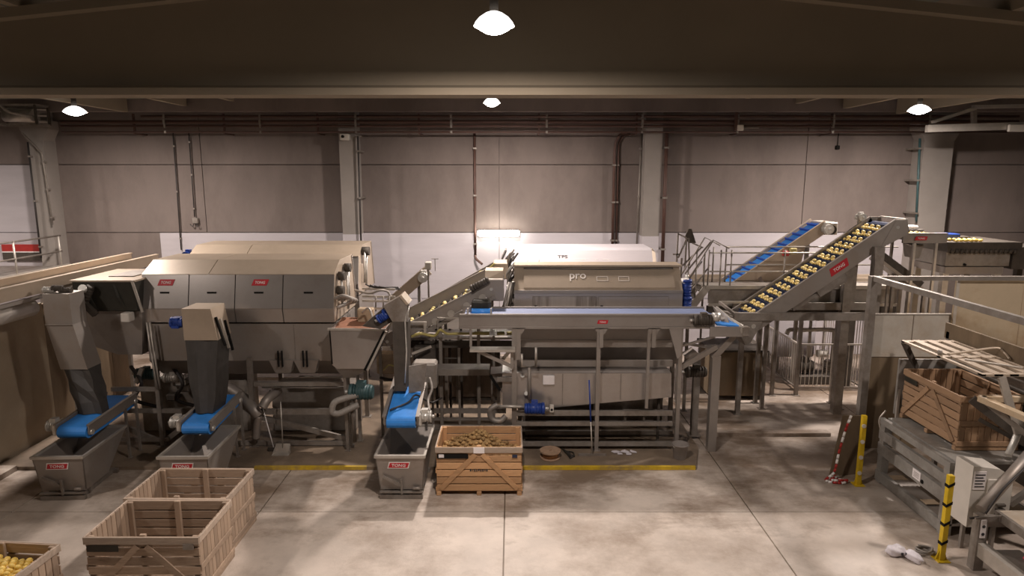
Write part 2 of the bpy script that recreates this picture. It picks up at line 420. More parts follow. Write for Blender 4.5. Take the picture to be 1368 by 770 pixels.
# gabled concrete girder spanning the hall
YG = 11.0
def gtop(x): return 9.90 - .098 * abs(x + .3)
S = [(-14, gtop(-14)), (-.3, gtop(-.3)), (14, gtop(14))]
g = B()
g.prism([(-14, YG, 8.06), (14, YG, 8.06), (14, YG, gtop(14) + .02), (-.3, YG, 9.92), (-14, YG, gtop(-14) + .02)], (0, .16, 0))          # web
g.prism([(-14, YG - .16, 7.98), (-14, YG - .16, 8.09), (-14, YG, 8.15), (-14, YG + .16, 8.15), (-14, YG + .32, 8.09), (-14, YG + .32, 7.98)], (28, 0, 0))
gr = struct(g, 'roof_girder', 'girder', 'deep brown-lit concrete roof girder with sloping top flange', 'beam')
for xa, xb in ((-14, -.3), (-.3, 14)):
    B().prism([(xa, YG - .2, gtop(xa)), (xb, YG - .2, gtop(xb)), (xb, YG - .2, gtop(xb) + .15), (xa, YG - .2, gtop(xa) + .15)], (0, .56, 0)).obj('top_flange', 'girder', gr)
# roof sheets, purlins and skylights above it
rf = B()
for xa, xb in ((-19, -.3), (-.3, 19)):
    za, zb = max(gtop(xa), 8.5) + .75, max(gtop(xb), 8.5) + .75
    if xa < -14: rf.prism([(-27, -4, 9.4), (-14, -4, gtop(-14) + .75), (-.3, -4, 10.65), (-.3, -4, 10.75), (-14, -4, gtop(-14) + .85), (-27, -4, 9.5)], (0, 28.3, 0))
    else: rf.prism([(27, -4, 9.4), (14, -4, gtop(14) + .75), (-.3, -4, 10.65), (-.3, -4, 10.75), (14, -4, gtop(14) + .85), (27, -4, 9.5)], (0, 28.3, 0))
rfo = struct(rf, 'ceiling', 'roof', 'dark corrugated roof sheeting above the girder', 'ceiling')
for x in (-13, -11, -9.4, -7.8, -6, -4, -2, 2, 4, 6, 7.9, 9.6, 11.2, 13):
    B().box(x - .08, x + .08, -3.5, 22.6, gtop(x) + .15, gtop(x) + .76).obj('purlin', 'girder', rfo)
for x, y0, y1 in ((-8.6, 11.5, 18), (8.75, 11.5, 18), (10.4, 12.5, 18)):
    zz = gtop(x) + .70
    B().box(x - .35, x + .35, y0, y1, zz - .01, zz + .02).obj('skylight_panel', 'skylight', rfo)

struct(B().box(-26.8, 26.8, 22.7, 22.95, 8.84, 9.24).prism([(-12, 22.7, 9.24), (12, 22.7, 9.24), (12, 22.7, gtop(12) + .70), (-.3, 22.7, gtop(-.3) + .70), (-12, 22.7, gtop(-12) + .70)], (0, .25, 0)), 'eaves_beam', 'wall', 'plain concrete eaves beam above the pipes on the rear wall', 'beam')
# push wall on the far side of the chute, and the darker boards continuing it
struct(B().prism([(-12.0, 7.0, 0), (-12.0, 16.3, 0), (-12.0, 16.3, 3.5), (-12.0, 7.0, 3.5)], (-.42, 0, 0)), 'wall_left', 'pushwall', 'thick beige cast concrete push wall with a flat top', 'wall')
pwr = thing('dark_board_screen', 'dark brown boards continuing the beige push wall', 'screen', (-12.1, 17.8, PLZ))
for k in range(4):
    B().box(-12.15, -12.06, 16.32 + k * .9, 17.2 + k * .9, 0, 3.45).obj('board', 'plywood', pwr)
struct(B().prism([(-11.95, 13.0, 0), (-11.4, 13.0, 0), (-11.4, 14.08, 0), (-11.95, 14.08, 0)], (0, 0, .12)), 'wall_kerb', 'floor', 'concrete kerb along the foot of the push wall', 'kerb')

# ------------------------------------------------------------------ lamps
def high_bay(x, y, z, r, power, label):
    t = thing('high_bay_lamp', label, 'lamp', (x, y, z), 'high bay lamps hanging from the roof')
    n = 24; prof = [(r, 0), (r * .93, .04), (r * .72, .10), (r * .42, .15), (r * .20, .17)]
    b = B(); vs = []
    for rr, zz in prof:
        for k in range(n): vs.append((x + rr * math.cos(2 * PI * k / n), y + rr * math.sin(2 * PI * k / n), z + zz))
    b.add(vs, [(i * n + k, i * n + (k + 1) % n, (i + 1) * n + (k + 1) % n, (i + 1) * n + k) for i in range(len(prof) - 1) for k in range(n)], True)
    b.obj('reflector', 'lampglow', t)
    B().cyl((x, y, z + .16), (x, y, z + .42), r * .22, 14).obj('ballast_cap', 'dark', t)
    vs = [(x + r * .93 * math.cos(2 * PI * k / n) * q, y + r * .93 * math.sin(2 * PI * k / n) * q, z - .10 * (1 - q * q)) for q in (1, .75, .5, .25) for k in range(n)] + [(x, y, z - .10)]
    fs = [(i * n + k, i * n + (k + 1) % n, (i + 1) * n + (k + 1) % n, (i + 1) * n + k) for i in range(3) for k in range(n)] + [(3 * n + k, 3 * n + (k + 1) % n, 4 * n) for k in range(n)]
    B().add(vs, fs, True).obj('glowing_lens', 'lampwhite', t)
    B().cyl((x, y, z + .45), (x, y, gtop(x) + .74 if abs(x) < 14 else 9.38), .02, 8).obj('drop_rod', 'cable', t)
    ld = bpy.data.lights.new('high_bay_light', 'AREA'); ld.shape = 'DISK'; ld.size = r * 1.7; ld.energy = power; ld.color = LAMP_COL
    lo = bpy.data.objects.new('light', ld); COL.objects.link(lo); lo.parent = t; lo.location = (0, 0, -.13)
    return t
pm = at(657, 138, 19.0); plft = at(100, 150, 19.0); prt = at(1228, 148, 19.0); pn = at(660, 35, 8.4)
high_bay(pm.x, pm.y, pm.z, .24, LAMP_W * 1.7, 'glowing round lamp hanging high over the gap between the two machine lines')
high_bay(plft.x, plft.y, plft.z, .30, LAMP_W * 1.25, 'glowing round lamp hanging in front of the corbelled wall column')
high_bay(prt.x, prt.y, prt.z, .30, LAMP_W * 1.7, 'glowing round lamp beside the steel bracket arm')
high_bay(pn.x, pn.y, pn.z, .25, LAMP_W * .85, 'large glowing round lamp hanging in front of the deep girder')
# further lamps of the same two rows, hanging beyond the frame
def lamp_beyond(name, x, y, power):
    ld = bpy.data.lights.new(name, 'AREA'); ld.shape = 'DISK'; ld.size = .42; ld.energy = power; ld.color = LAMP_COL
    lo = bpy.data.objects.new(name, ld); COL.objects.link(lo); lo.location = (x, y, 8.4)
lamp_beyond('near_row_lamp_left_offscreen', -12.2, 8.4, LAMP_W * .55)
lamp_beyond('near_row_lamp_right_offscreen', 11.7, 8.4, LAMP_W * .8)
lamp_beyond('far_row_lamp_left_offscreen', -24.2, 19.0, LAMP_W * 1.5)

# tube lamp on the wall
p = at(666, 312, 23.7)
t = thing('tube_lamp', 'lit fluorescent tube lamp fixed to the rear wall', 'lamp', (p.x, 23.7, p.z))
B().bbox(p.x - .79, p.x + .79, 23.82, 23.97, p.z - .09, p.z + .09, .02).obj('housing', 'white', t)
B().bbox(p.x - .76, p.x + .76, 23.66, 23.82, p.z - .11, p.z + .11, .05).obj('diffuser', 'tubewhite', t)
ld = bpy.data.lights.new('tube_light', 'AREA'); ld.shape = 'RECTANGLE'; ld.size = 1.6; ld.size_y = .2; ld.energy = 30; ld.color = (1, .95, .85)
lo = bpy.data.objects.new('light', ld); COL.objects.link(lo); lo.parent = t; lo.location = (0, -.08, 0); lo.rotation_euler = (PI / 2, 0, 0)

# ------------------------------------------------------------------ pipes and cables on the rear wall
def tpipe(name, label, cat, pts, r, material='pipe', group=None, n=10):
    return tag(B().tube(pts, r, n).obj(name, material), label, cat, group)
for py, r, lab in ((155.5, .045, 'topmost thin brown pipe running along the rear wall'), (163, .06, 'thick brown pipe second from the top along the rear wall'),
                   (168.5, .04, 'thin brown pipe third from the top along the rear wall'), (176.5, .03, 'lowest thin dark conduit along the rear wall')):
    z = zat(py, 23.15)
    t = thing('wall_pipe', lab, 'pipe', (0, 23.15, z))
    pipe(t, [(-15.6 if py > 160 else -12.8, 23.15, z), (17.5, 23.15, z)], r, 'pipe', 'pipe_run')
    for k in range(9):
        x = -12 + k * 3.3
        B().cbox((x, 23.15, z), .07, r * 2.6, r * 2.8).obj('pipe_clamp', 'galv', t)
for k, px in enumerate((180, 300, 425, 560, 720, 850, 985, 1110)):
    x = xat(px, 23.3, 8.5); z0 = zat(178, 23.3)
    t = thing('pipe_bracket', 'small steel bracket carrying the pipes along the rear wall', 'bracket', (x, 23.3, z0), 'pipe brackets on the rear wall')
    B().box(x - .03, x + .03, 23.22, 23.28, z0, zat(152, 23.3)).obj('upright', 'pipe', t)
    B().box(x - .03, x + .03, 23.22, 24.0, z0 - .04, z0).obj('shelf_arm', 'pipe', t)
def drop(px_top, py_top, px_bot, py_bot, Y, r, label, material='pipe', bend=None, name='down_pipe', wall=YW - .031):
    a = at(px_top, py_top, Y); b = at(px_bot, py_bot, Y)
    pts = [a, b]
    if bend: pts = curve([at(x, y, Y) for x, y in bend] + [a]) + [b]
    t = thing(name, label, 'pipe', b)
    pipe(t, pts, r, material, 'run', 10)
    for q in (.12, .5, .9):
        c = a.lerp(b, q); B().box(c.x - r * 1.3, c.x + r * 1.3, Y - r, wall, c.z - .03, c.z + .03).obj('clip', 'galv', t)
    return t
e_ = drop(634, 178, 635, 342, 23.85, .045, 'brown down pipe beside the tube lamp with a kicked foot')
pipe(e_, curve([at(635, 341, 23.85), at(636, 346, 23.75), at(644, 353, 23.5)]), .045, 'pipe', 'elbow')
drop(821, 205, 818, 334, 23.82, .05, 'bent brown pipe dropping to the white-hooded machine', bend=[(838, 178), (829, 180), (823, 190)])
drop(826, 205, 823, 334, 23.915, .035, 'thinner bent brown pipe running alongside the thicker bent pipe', bend=[(842, 180), (833, 182), (827, 191)])
drop(857, 178, 850, 345, 23.85, .035, 'thin grey conduit on the wall beside the banded column', 'galv')
drop(891, 176, 885, 350, 23.3, .065, 'thick brown down pipe beside the banded column')
drop(478, 182, 483, 345, 23.2, .03, 'dark cable running down beside the camera column', 'cable', name='wall_cable')
drop(231, 176, 242, 334, 23.9, .022, 'thin dark cable down the rear wall to the back washer', 'cable', name='wall_cable')
drop(252, 176, 260, 290, 23.9, .022, 'thin dark cable down the rear wall to a junction box', 'cable', name='wall_cable')
drop(1229, 185, 1224, 296, 23.25, .04, 'slim teal pipe beside the wide wall column', 'teal')
drop(37, 190, 55, 345, 23.25, .03, 'dark cable down the white wall beside the corbelled column', 'cable', name='wall_cable', wall=23.345)
drop(56, 205, 70, 300, 23.2, .03, 'grey conduit on the face of the corbelled column', 'galv', bend=[(30, 178), (40, 188)], wall=23.345)
p = at(261, 295, 23.9)
t = thing('junction_box', 'small grey junction box with stub cables on the rear wall', 'junction box', (p.x, 23.9, p.z - .1))
B().bbox(p.x - .1, p.x + .1, 23.85, 23.99, p.z - .1, p.z + .1, .015).obj('body', 'galv', t)
pipe(t, curve([(p.x - .05, 23.87, p.z - .1), (p.x - .1, 23.85, p.z - .2), (p.x - .18, 23.85, p.z - .12)]), .015, 'cable', 'stub_cable')
pipe(t, curve([(p.x + .05, 23.87, p.z - .1), (p.x + .07, 23.85, p.z - .22), (p.x + .15, 23.85, p.z - .16)]), .015, 'cable', 'stub_cable')
p = at(464, 183, 23.3)
t = thing('wall_camera', 'small white camera box at the top of the slim column', 'camera', (p.x, 23.3, p.z - .1))
B().bbox(p.x - .22, p.x + .1, 23.1, 23.352, p.z - .12, p.z + .1, .03).obj('body', 'ewhite', t)
B().cyl((p.x - .1, 23.09, p.z), (p.x - .1, 23.02, p.z), .05, 12).obj('lens', 'black', t)
B().beam((p.x + .1, 23.3, p.z), (p.x + .5, 23.3, p.z + .02), .05, .05).obj('mount_arm', 'galv', t)
p = at(988, 171, 23.1)
t = thing('junction_box', 'small white junction box strapped to the pipes on the rear wall', 'junction box', (p.x, 23.1, p.z - .1))
B().bbox(p.x - .11, p.x + .11, 22.98, 23.1, p.z - .1, p.z + .1, .02).obj('body', 'ewhite', t)
B().cyl((p.x + .1, 23.05, p.z), (p.x + .65, 23.05, p.z), .03, 8).obj('conduit', 'galv', t)
B().box(p.x - .2, p.x - .1, 23.02, 23.1, p.z - .1, p.z + .85).obj('mounting_strut', 'pipe', t)
p = at(1119, 196, 23.95)
t = thing('wall_hook', 'small dark hook hanging on the grey wall panel', 'hook', (p.x, 23.95, p.z - .1))
B().cyl((p.x, 23.95, p.z), (p.x, 23.95, p.z + .5), .012, 6).obj('wire', 'cable', t)
B().bbox(p.x - .08, p.x + .06, 23.88, 23.99, p.z - .1, p.z + .04, .02).obj('hook_block', 'black', t)
# bracket arm by the bright lamp
t = thing('bracket_arm', 'lit steel bracket arm with a diagonal brace beside the round lamp', 'bracket', at(1300, 178, 21.0))
for a, b, w in (((1238, 172), (1400, 167), .22), ((1246, 163), (1302, 145), .09), ((1300, 143), (1400, 141), .10)):
    pa, pb = at(*a, 21.0), at(*b, 21.0)
    bar(t, pa, pb, .16, w, 'galvl', 'chord' if w > .09 else 'brace')
bar(t, at(1301, 146, 21.0), at(1301, 166, 21.0), .12, .12, 'galv', 'upright')
B().bbox(*(lambda q: (q.x - .3, q.x + .3, 20.8, 20.9, q.z - .12, q.z + .1))(at(1358, 171, 20.9)), .02).obj('cover_plate', 'ewhite', t)
# unit under the roof by the walkway
t = thing('air_unit', 'open-framed ventilation unit with pipework under the roof', 'ventilation unit', at(10, 166, 22.0))
q = at(-8, 166, 22.0); q2 = at(46, 140, 22.0)
for xx in (q.x, q2.x):
    for yy in (22.0, 22.62):
        B().beam((xx, yy, q.z), (xx, yy, q2.z), .06, .06).obj('frame_post', 'dark', t)
for zz in (q.z, q2.z):
    for yy in (22.0, 22.62): B().beam((q.x, yy, zz), (q2.x, yy, zz), .06, .06).obj('frame_rail', 'galv', t)
    for xx in (q.x, q2.x): B().beam((xx, 22.0, zz), (xx, 22.62, zz), .06, .06).obj('frame_rail', 'galv', t)
B().cyl((q.x + .1, 22.4, q.z + .3), (q2.x - .35, 22.4, q.z + .3), .2, 14).obj('fan_drum', 'galvl', t)
pipe(t, curve([(q.x + .2, 22.1, q2.z), (q.x + .5, 22.1, q.z + .4), (q2.x - .2, 22.1, q.z + .25), (q2.x, 22.1, q.z)]), .05, 'hose', 'duct_hose')
for k in range(3): B().beam((q.x, 22.5, q.z + .15 + k * .2), (q2.x, 22.5, q.z + .1 + k * .2), .04, .04).obj('louvre', 'ewhite', t)

# walkway with hand rails running to the wall
t = thing('walkway', 'raised steel walkway with hand rails against the rear wall', 'walkway', (-17.2, 20, 0))
za, zb = 3.35, 3.35
def wy(px, py, Z): return gnd(px, py, Z)
ea, eb = at(-60, 376, 17.4), at(72, 345, 22.6)
z = 3.42
B().beam((-15.9, 16.0, z), (-15.9, 23.2, z), .12, .34).obj('edge_beam', 'galvl', t)
B().box(-18.5, -15.95, 16.0, 23.2, z + .02, z + .08).obj('deck', 'galv', t)
for zz in (.55, 1.1): pipe(t, [(-15.9, 16.0, z + .1 + zz), (-15.9, 22.9, z + .1 + zz)], .03, 'galv', 'hand_rail')
for y in (17.0, 18.8, 20.7, 22.8): pipe(t, [(-15.9, y, z), (-15.9, y, z + 1.22)], .03, 'galvl', 'rail_post')
for y in (17.5, 22.0): leg(t, -16.1, y, 0, z - .1, .14)
t2 = thing('sign_board', 'long red and dark grey sign board fixed behind the walkway rails', 'sign', (-17.6, 23.9, 3.6))
B().bbox(-18.8, -17.32, 23.88, 23.95, 3.93, 4.2, .01).obj('red_field', 'redplastic', t2); B().bbox(-18.8, -17.32, 23.88, 23.95, 3.60, 3.93, .01).obj('grey_field', 'dark', t2)
B().box(-18.8, -17.32, 23.87, 23.88, 3.905, 3.945).obj('white_line', 'white', t2)

# ================================================================== WASHING LINE WITH THE RED-STICKERED PANELS
def washer(x0, x1, yf, label, seams, stickers, lid_split, dz=0.0):
    z1, z2, z3, z4 = 3.22 + dz, 3.56 + dz, 4.38 + dz, 4.65 + dz; zb = 2.24
    t = thing('barrel_washer', label, 'washing machine', ((x0 + x1) / 2, yf + 1, PLZ))
    for i in range(len(seams) - 1):
        a, b = seams[i] + .012, seams[i + 1] - .012
        p = B().prism([(a, yf, z1), (a, yf - .05, z2), (a, yf + .15, z3), (a, yf + .19, z3), (a, yf - .01, z2), (a, yf + .04, z1)], (b - a, 0, 0)).obj('hood_door', 'steel', t)
        xm = (a + b) / 2
        zc = z2 + (z3 - z2) * .46; yc = yf - .05 + .2 * .46
        B().box(xm - .11, xm + .11, yc - .012, yc + .01, zc - .02, zc + .02).obj('handle_slot_shade', 'black', p)  # black block stands for the shade inside the handle slot
        B().box(a, b, yf - .055, yf - .04, z2 - .012, z2 + .012).obj('fold_strip', 'steelm', p)
        if i in stickers:
            v = Vector((0, .2, z3 - z2)); zc = z2 + (z3 - z2) * .75; yc = yf - .05 + .2 * .75 - .004
            s = plate(p, 'sticker', (xm + .03, yc, zc), (1, 0, 0), v, .36, .15, 'red', skew=.03, t=.006); s['label'] = 'red sticker with white lettering'
            vs, fs = text_mesh('TONG', .2)   # lettering belongs to the sticker's surface
            n = Vector((1, 0, 0)).cross(v.normalized()); bb = B()
            bb.add([Vector((xm + .03, yc, zc)) + Vector((q[0] * .24, 0, 0)) + v.normalized() * (q[1] * .065) + n * (.008 + q[2] * .3) for q in vs], fs)
            bb.obj('lettering', 'white', p)
    for a, b in ((x0, lid_split), (lid_split, x1)):
        B().prism([(a + .01, yf + .13, z3 - .01), (a + .01, yf + .7, z4), (a + .01, yf + 1.95, z4), (a + .01, yf + 1.95, z4 - .04), (a + .01, yf + .71, z4 - .04), (a + .01, yf + .16, z3 - .04)], (b - a - .02, 0, 0)).obj('hood_lid', 'hood', t)
    B().prism([(x0, yf + 1.95, z4 - .02), (x0, yf + 2.25, z1), (x0, yf + 2.2, z1), (x0, yf + 1.9, z4 - .03)], (x1 - x0, 0, 0)).obj('hood_back', 'steelm', t)
    prof = [(yf + .02, z1), (yf - .02, z2), (yf + .17, z3), (yf + .71, z4 - .02), (yf + 1.94, z4 - .02), (yf + 2.2, z1)]
    for x, d, nm in ((x0 + .06, -.04, 'end_plate'), (x1 - .06, .04, 'end_plate')):
        e = B().prism([(x, y, z) for y, z in prof], (d, 0, 0)).obj(nm, 'hood', t)
    # drum just visible through the gaps
    B().cyl((x0 + .1, yf + 1.1, 3.0 + dz), (x1 - .1, yf + 1.1, 3.0 + dz), .85, 24).obj('drum', 'steelm', t)
    B().prism([(x0 + .03, yf + .08, z1 - .05), (x0 + .03, yf + .08, zb), (x0 + .03, yf + .6, 1.75), (x0 + .03, yf + 1.6, 1.75), (x0 + .03, yf + 2.1, zb), (x0 + .03, yf + 2.1, z1 - .05)], (x1 - x0 - .06, 0, 0)).obj('body', 'steelm', t)
    return t
yf = 15.3
X = lambda px, Z=3.9, Y=yf: xat(px, Y, Z)
seams = [X(187), X(251), X(313), X(377), X(446)]
t = washer(seams[0], seams[-1], yf, 'steel barrel washer with red-stickered hood doors in front of its twin', seams, (0, 2), X(277))
w1 = t
# sight panel seams on the body, outlets with clamps
for px in (392, 260):
    x = X(px, 2.7); B().box(x - .008, x + .008, yf + .07, yf + .085, 2.26, 3.15).obj('body_seam', 'galv', t)
for px in (376, 409):
    x = X(px, 2.2)
    o = B().loft([(x - .30, yf - .01, 2.27), (x + .30, yf - .01, 2.27), (x + .30, yf + .3, 2.27), (x - .30, yf + .3, 2.27)],
                 [(x - .18, yf + .06, 1.93), (x + .18, yf + .06, 1.93), (x + .18, yf + .3, 1.93), (x - .18, yf + .3, 1.93)]).obj('outlet', 'steelm', t)
    for dx in (-.07, .02): B().box(x + dx, x + dx + .03, yf - .06, yf - .01, 2.12, 2.52).obj('clamp', 'black', o)
# frame
for px, pt, pb in ((339, 478, 601), (466, 500, 603)):
    x = X(px, .8); leg(t, x, yf - .02, PLZ, zat(pt, yf), .11)
    leg(t, x, yf + 2.0, PLZ, 2.3, .11)
xl = X(215, .9); leg(t, xl, yf - .02, PLZ, 2.3, .10)
leg(t, xl, yf + 2.0, PLZ, 2.3, .1)
for a, b, py in ((340, 466, 513), (340, 445, 550), (300, 466, 592), (150, 214, 520), (165, 244, 549), (150, 226, 587)):
    z = zat(py, yf - .02); bar(t, (X(a, z), yf - .02, z), (X(b, z), yf - .02, z), .08, .10 if py != 550 else .14)
for a, b in (((345, 557), (466, 587)), ((166, 570), (217, 592)), ((322, 540), (345, 558)), ((217, 592), (245, 570))):
    bar(t, at(*a, yf + .05), at(*b, yf + .05), .08, .12, name='brace')
for a, b in (((196, 431), (205, 490)), ((200, 431), (209, 490))):
    pipe(t, [at(*a, yf - .1), at(*b, yf - .1), at(b[0] + 5, 520, yf - .1)], .025, 'galvl')
pipe(t, [at(400, 503, yf + .3), at(468, 505, yf + .3)], .02, 'galvl'); pipe(t, [at(350, 518, yf), at(462, 518, yf)], .015, 'galvl')
pipe(t, curve([at(300, 515, 15.75), at(322, 529, 15.5), at(338, 546, 15.12), at(345, 556, 15.1)]), .13, 'steelm', 'drain_pipe', 12)
pipe(t, curve([at(350, 545, 14.95), at(358, 533, 15.1), at(372, 522, 15.6)]), .11, 'steelm', 'drain_pipe', 12)
pipe(t, curve([at(345, 556, 15.1), at(343, 572, 15.1), at(342, 586, 15.1)]), .09, 'steelm', 'drain_pipe', 12)
for k in range(5):
    a = at(360 + k * 14, 523 + (k * 7) % 11, 16.4); b = at(440 - k * 8, 526 + k * 8, 16.6)
    pipe(t, curve([a, (a + b) / 2 + Vector((0, 0, -.1 + .05 * k)), b]), .035, 'cable', 'hose')
B().bbox(X(345, 1), X(462, 1), 16.2, 17.0, PLZ, 1.3, .03).obj('shade_fill_block', 'galv', t)  # tanks added under the washer to fill the gap with shade
B().bbox(X(160, 1), X(310, 1), 16.2, 17.0, PLZ, 1.5, .03).obj('shade_fill_block', 'galv', t)
motor(t, at(196, 500, 15.9), (1, 0, 0), .14, .5, 'teal'); motor(t, at(232, 505, 15.9), (1, 0, 0), .12, .45, 'galvl')
bar(t, at(182, 512, 15.6), at(190, 492, 15.6), .07, .1, 'galvl', 'valve_lever')
for k, (px, py) in enumerate(((165, 542), (232, 496), (240, 512), (228, 532), (246, 520))):
    p = at(px, py, 15.9); B().bbox(p.x - .13, p.x + .13, p.y, p.y + .25, p.z - .09, p.z + .09, .03).obj('valve_box', ('yellow', 'black', 'alu', 'dark', 'galv')[k] if k else 'cardboard', t)
for px in (175, 230): pipe(t, curve([at(px, 490, 15.8), at(px + 14, 512, 15.5), at(px + 6, 534, 15.8), at(px + 40, 545, 16.0)]), .045, 'cable', 'hose')
# fittings on the end plate
xe = seams[-1] + .01
for (y, z0, z1) in ((15.75, 3.5, 4.25), (16.3, 3.35, 4.35), (16.45, 3.6, 4.3)):
    pipe(t, [(xe + .06, y, z0), (xe + .06, y + .03, z1)], .03, 'alu', 'ram')
for (y, z) in ((15.75, 4.28), (16.35, 4.4), (15.6, 3.95)): B().cyl((xe, y, z), (xe + .16, y, z), .11, 12).obj('bearing', 'dark', t)
for k in range(3):
    y0 = 15.2 + k * .25
    pipe(t, curve([(xe + .02, y0 + .15, 3.80 - .08 * k), (xe + .22, y0 + .05, 3.88 - .07 * k), (xe + .38, y0 + .2, 3.76 - .06 * k), (xe + .22, y0 + .32, 3.62 - .03 * k), (xe + .02, y0 + .2, 3.56)]), .04, 'hose', 'hose')
# feed end: tarpaulin covered infeed box and tapered body below it
q0, q1 = at(96, 375, 15.0), at(179, 375, 15.0)
b = B().box(q0.x, q1.x, 15.0, 16.8, q0.z - .72, q0.z - .03); b.obj('infeed_box', 'tarp', t)
B().prism([(q0.x - .04, 14.96, q0.z - .03), (q1.x + .04, 14.96, q0.z - .03), (q1.x + .04, 16.85, q0.z - .03), (q0.x - .04, 16.85, q0.z - .03)], (0, 0, .04)).obj('infeed_lid', 'hood', t)
B().box(q0.x + .55, q1.x - .3, 15.5, 16.5, q0.z + .01, q0.z + .03).obj('lid_hatch', 'galv', t)
B().beam((q1.x - .02, 14.95, q0.z), (q1.x + .14, 14.98, q0.z - .75), .05, .05).obj('box_stay', 'galvl', t)
for k in range(2):
    x = q0.x + .25 + k * .7
    B().prism([(x, 14.985, q0.z - .1), (x + .1, 14.94, q0.z - .4), (x + .22, 14.985, q0.z - .68)], (.05, .02, 0)).obj('tarpaulin_fold', 'tarp', t)
B().prism([at(106, 416, 15.15), at(190, 416, 15.15), at(190, 474, 15.3), at(158, 474, 15.3), at(122, 462, 15.2)], (0, 1.5, 0)).obj('infeed_body', 'steelm', t)
p = at(168, 425, 14.9); B().bbox(p.x - .1, p.x + .1, 14.85, 15.1, p.z - .1, p.z + .12, .02).obj('switch_box', 'ewhite', t)
p = at(116, 395, 14.85); motor(t, p, (.5, 0, 1), .1, .5, 'dark'); B().cyl(p + Vector((0, -.05, .15)), p + Vector((0, -.15, .2)), .09, 10).obj('motor_cap', 'alu', t)
B().beam(at(112, 405, 14.8), at(128, 421, 14.8), .12, .12).obj('gearbox', 'dark', t)

# the twin behind it
yb = 19.0
xs = [xat(248 + k * 57.5, yb, 4.3) for k in range(5)]
w2 = washer(xs[0], xs[-1], yb, 'second barrel washer with a bare cream hood close to the rear wall', xs, (), xat(325, yb, 4.5), dz=-.02)
for x in (xs[0] + .3, xs[-1] - .3):
    for y in (yb + .1, yb + 2.0): leg(w2, x, y, PLZ, 2.3, .11)
for z in (.6, 1.4): bar(w2, (xs[0] + .3, yb + .1, z), (xs[-1] - .3, yb + .1, z), .08, .1)
xe = xs[-1]
for (y, z0, z1) in ((19.5, 3.5, 4.45), (19.75, 3.4, 4.35)): pipe(w2, [(xe + .05, y, z0), (xe + .1, y, z1)], .03, 'alu', 'ram')
B().cyl((xe, 19.6, 4.45), (xe + .22, 19.6, 4.45), .13, 12).obj('bearing', 'dark', w2)
p = Vector((xs[0] - .1, 19.4, 4.35)); motor(w2, p, (0, 1, 0), .12, .4, 'bluemotor')

# ------------------------------------------------------------------ chutes with rubber socks
def chute(poly, Y, depth, sock, label, top=None):
    P = [at(x, y, Y) for x, y in poly]
    base = at((sock[2][0] + sock[3][0]) / 2, sock[2][1], Y)
    t = thing('drop_chute', label, 'chute', base)
    B().prism(P, (0, depth, 0)).obj('duct', 'steelm', t)
    A = [at(x, y, Y + .03) for x, y in sock[:2]]; C = [at(x, y, Y - .22) for x, y in sock[2:]]
    n = 6; d2 = depth * .9
    top_ring = [A[0], A[1], A[1] + Vector((0, d2, 0)), A[0] + Vector((0, d2, 0))]
    mid = []
    b = B(); rings = []
    for k in range(5):
        q = k / 4; l = A[0].lerp(C[1], q); r = A[1].lerp(C[0], q); wob = .03 * math.sin(q * 9)
        m = (l + r) / 2
        rings.append([l + Vector((wob, .02, 0)), l.lerp(r, .3) + Vector((0, -.03 - wob, 0)), l.lerp(r, .7) + Vector((0, .02 + wob, 0)), r + Vector((wob, 0, 0)),
                      r + Vector((-wob, d2 * (1 - .35 * q), 0)), l + Vector((wob, d2 * (1 - .35 * q), 0))])
    for k in range(4): b.loft(rings[k], rings[k + 1], caps=(k in (0, 3)))
    b.obj('rubber_sock', 'rubber', t)
    return t
ct = chute([(56, 393), (92, 393), (97, 434), (117, 494), (81, 494), (61, 434)], 14.15, .5, [(84, 493), (118, 493), (136, 553), (104, 554)], 'bent steel chute with rubber sock hanging beside the push wall')
for dx, py in ((0, 391), (.2, 389), (.38, 392)):
    p = at(64, py, 14.3); motor(ct, (p.x + dx, 14.35, p.z + .05), (1, 0, 0), .07, .25, 'alu' if dx == 0 else 'dark', 'bearing', box=False)
B().box(*(lambda a, c: (a.x, c.x, 14.12, 14.15, a.z - .01, a.z + .01))(at(61, 434, 14.15), at(97, 434, 14.15))).obj('duct_seam', 'galv', ct)
bar(ct, at(86, 393, 14.7), at(100, 388, 15.1), .1, .05, 'galv', 'mounting_arm')
# second chute: boxed head with a blue motor
P0 = [at(x, y, 14.2) for x, y in ((242, 413), (281, 413), (291, 455), (246, 455))]
t = thing('drop_chute', 'boxed chute head with blue motor and long rubber sock', 'chute', at(268, 557, 14.2))
B().prism(P0, (0, .7, 0)).obj('chute_head', 'hood', t)
pm2 = at(237, 431, 14.3); motor(t, pm2, (1, 0, 0), .12, .26, 'bluemotor', box=False)
B().cbox(pm2 + Vector((-.02, 0, .0)), .16, .2, .24).obj('motor_cover', 'bluemotor', t)
for k in range(3):
    a = at(288 + k * 6, 424 + k * 2, 14.3 + .2 * k); b_ = at(301 + k * 5, 462 + k * 3, 14.3 + .2 * k)
    bar(t, a, b_, .05, .05, 'black' if k != 1 else 'galvl', 'guide_bar')
b = B(); rings = []
A = [at(246, 455, 14.22), at(291, 455, 14.22)]; C = [at(261, 552.5, 13.95), at(284, 552.5, 13.95)]
for k in range(6):
    q = k / 5; l = A[0].lerp(C[0], q); r = A[1].lerp(C[1], q); wob = .025 * math.sin(q * 8 + 1)
    if k in (3, 4): l.x -= .02; r.x += .03
    rings.append([l + Vector((wob, 0, 0)), l.lerp(r, .35) + Vector((0, -.04, 0)), l.lerp(r, .65) + Vector((0, .03, 0)), r, r + Vector((.05, .55, 0)), l + Vector((.02, .55, 0))])
for k in range(5): b.loft(rings[k], rings[k + 1], caps=(k in (0, 4)))
b.obj('rubber_sock', 'rubber', t)
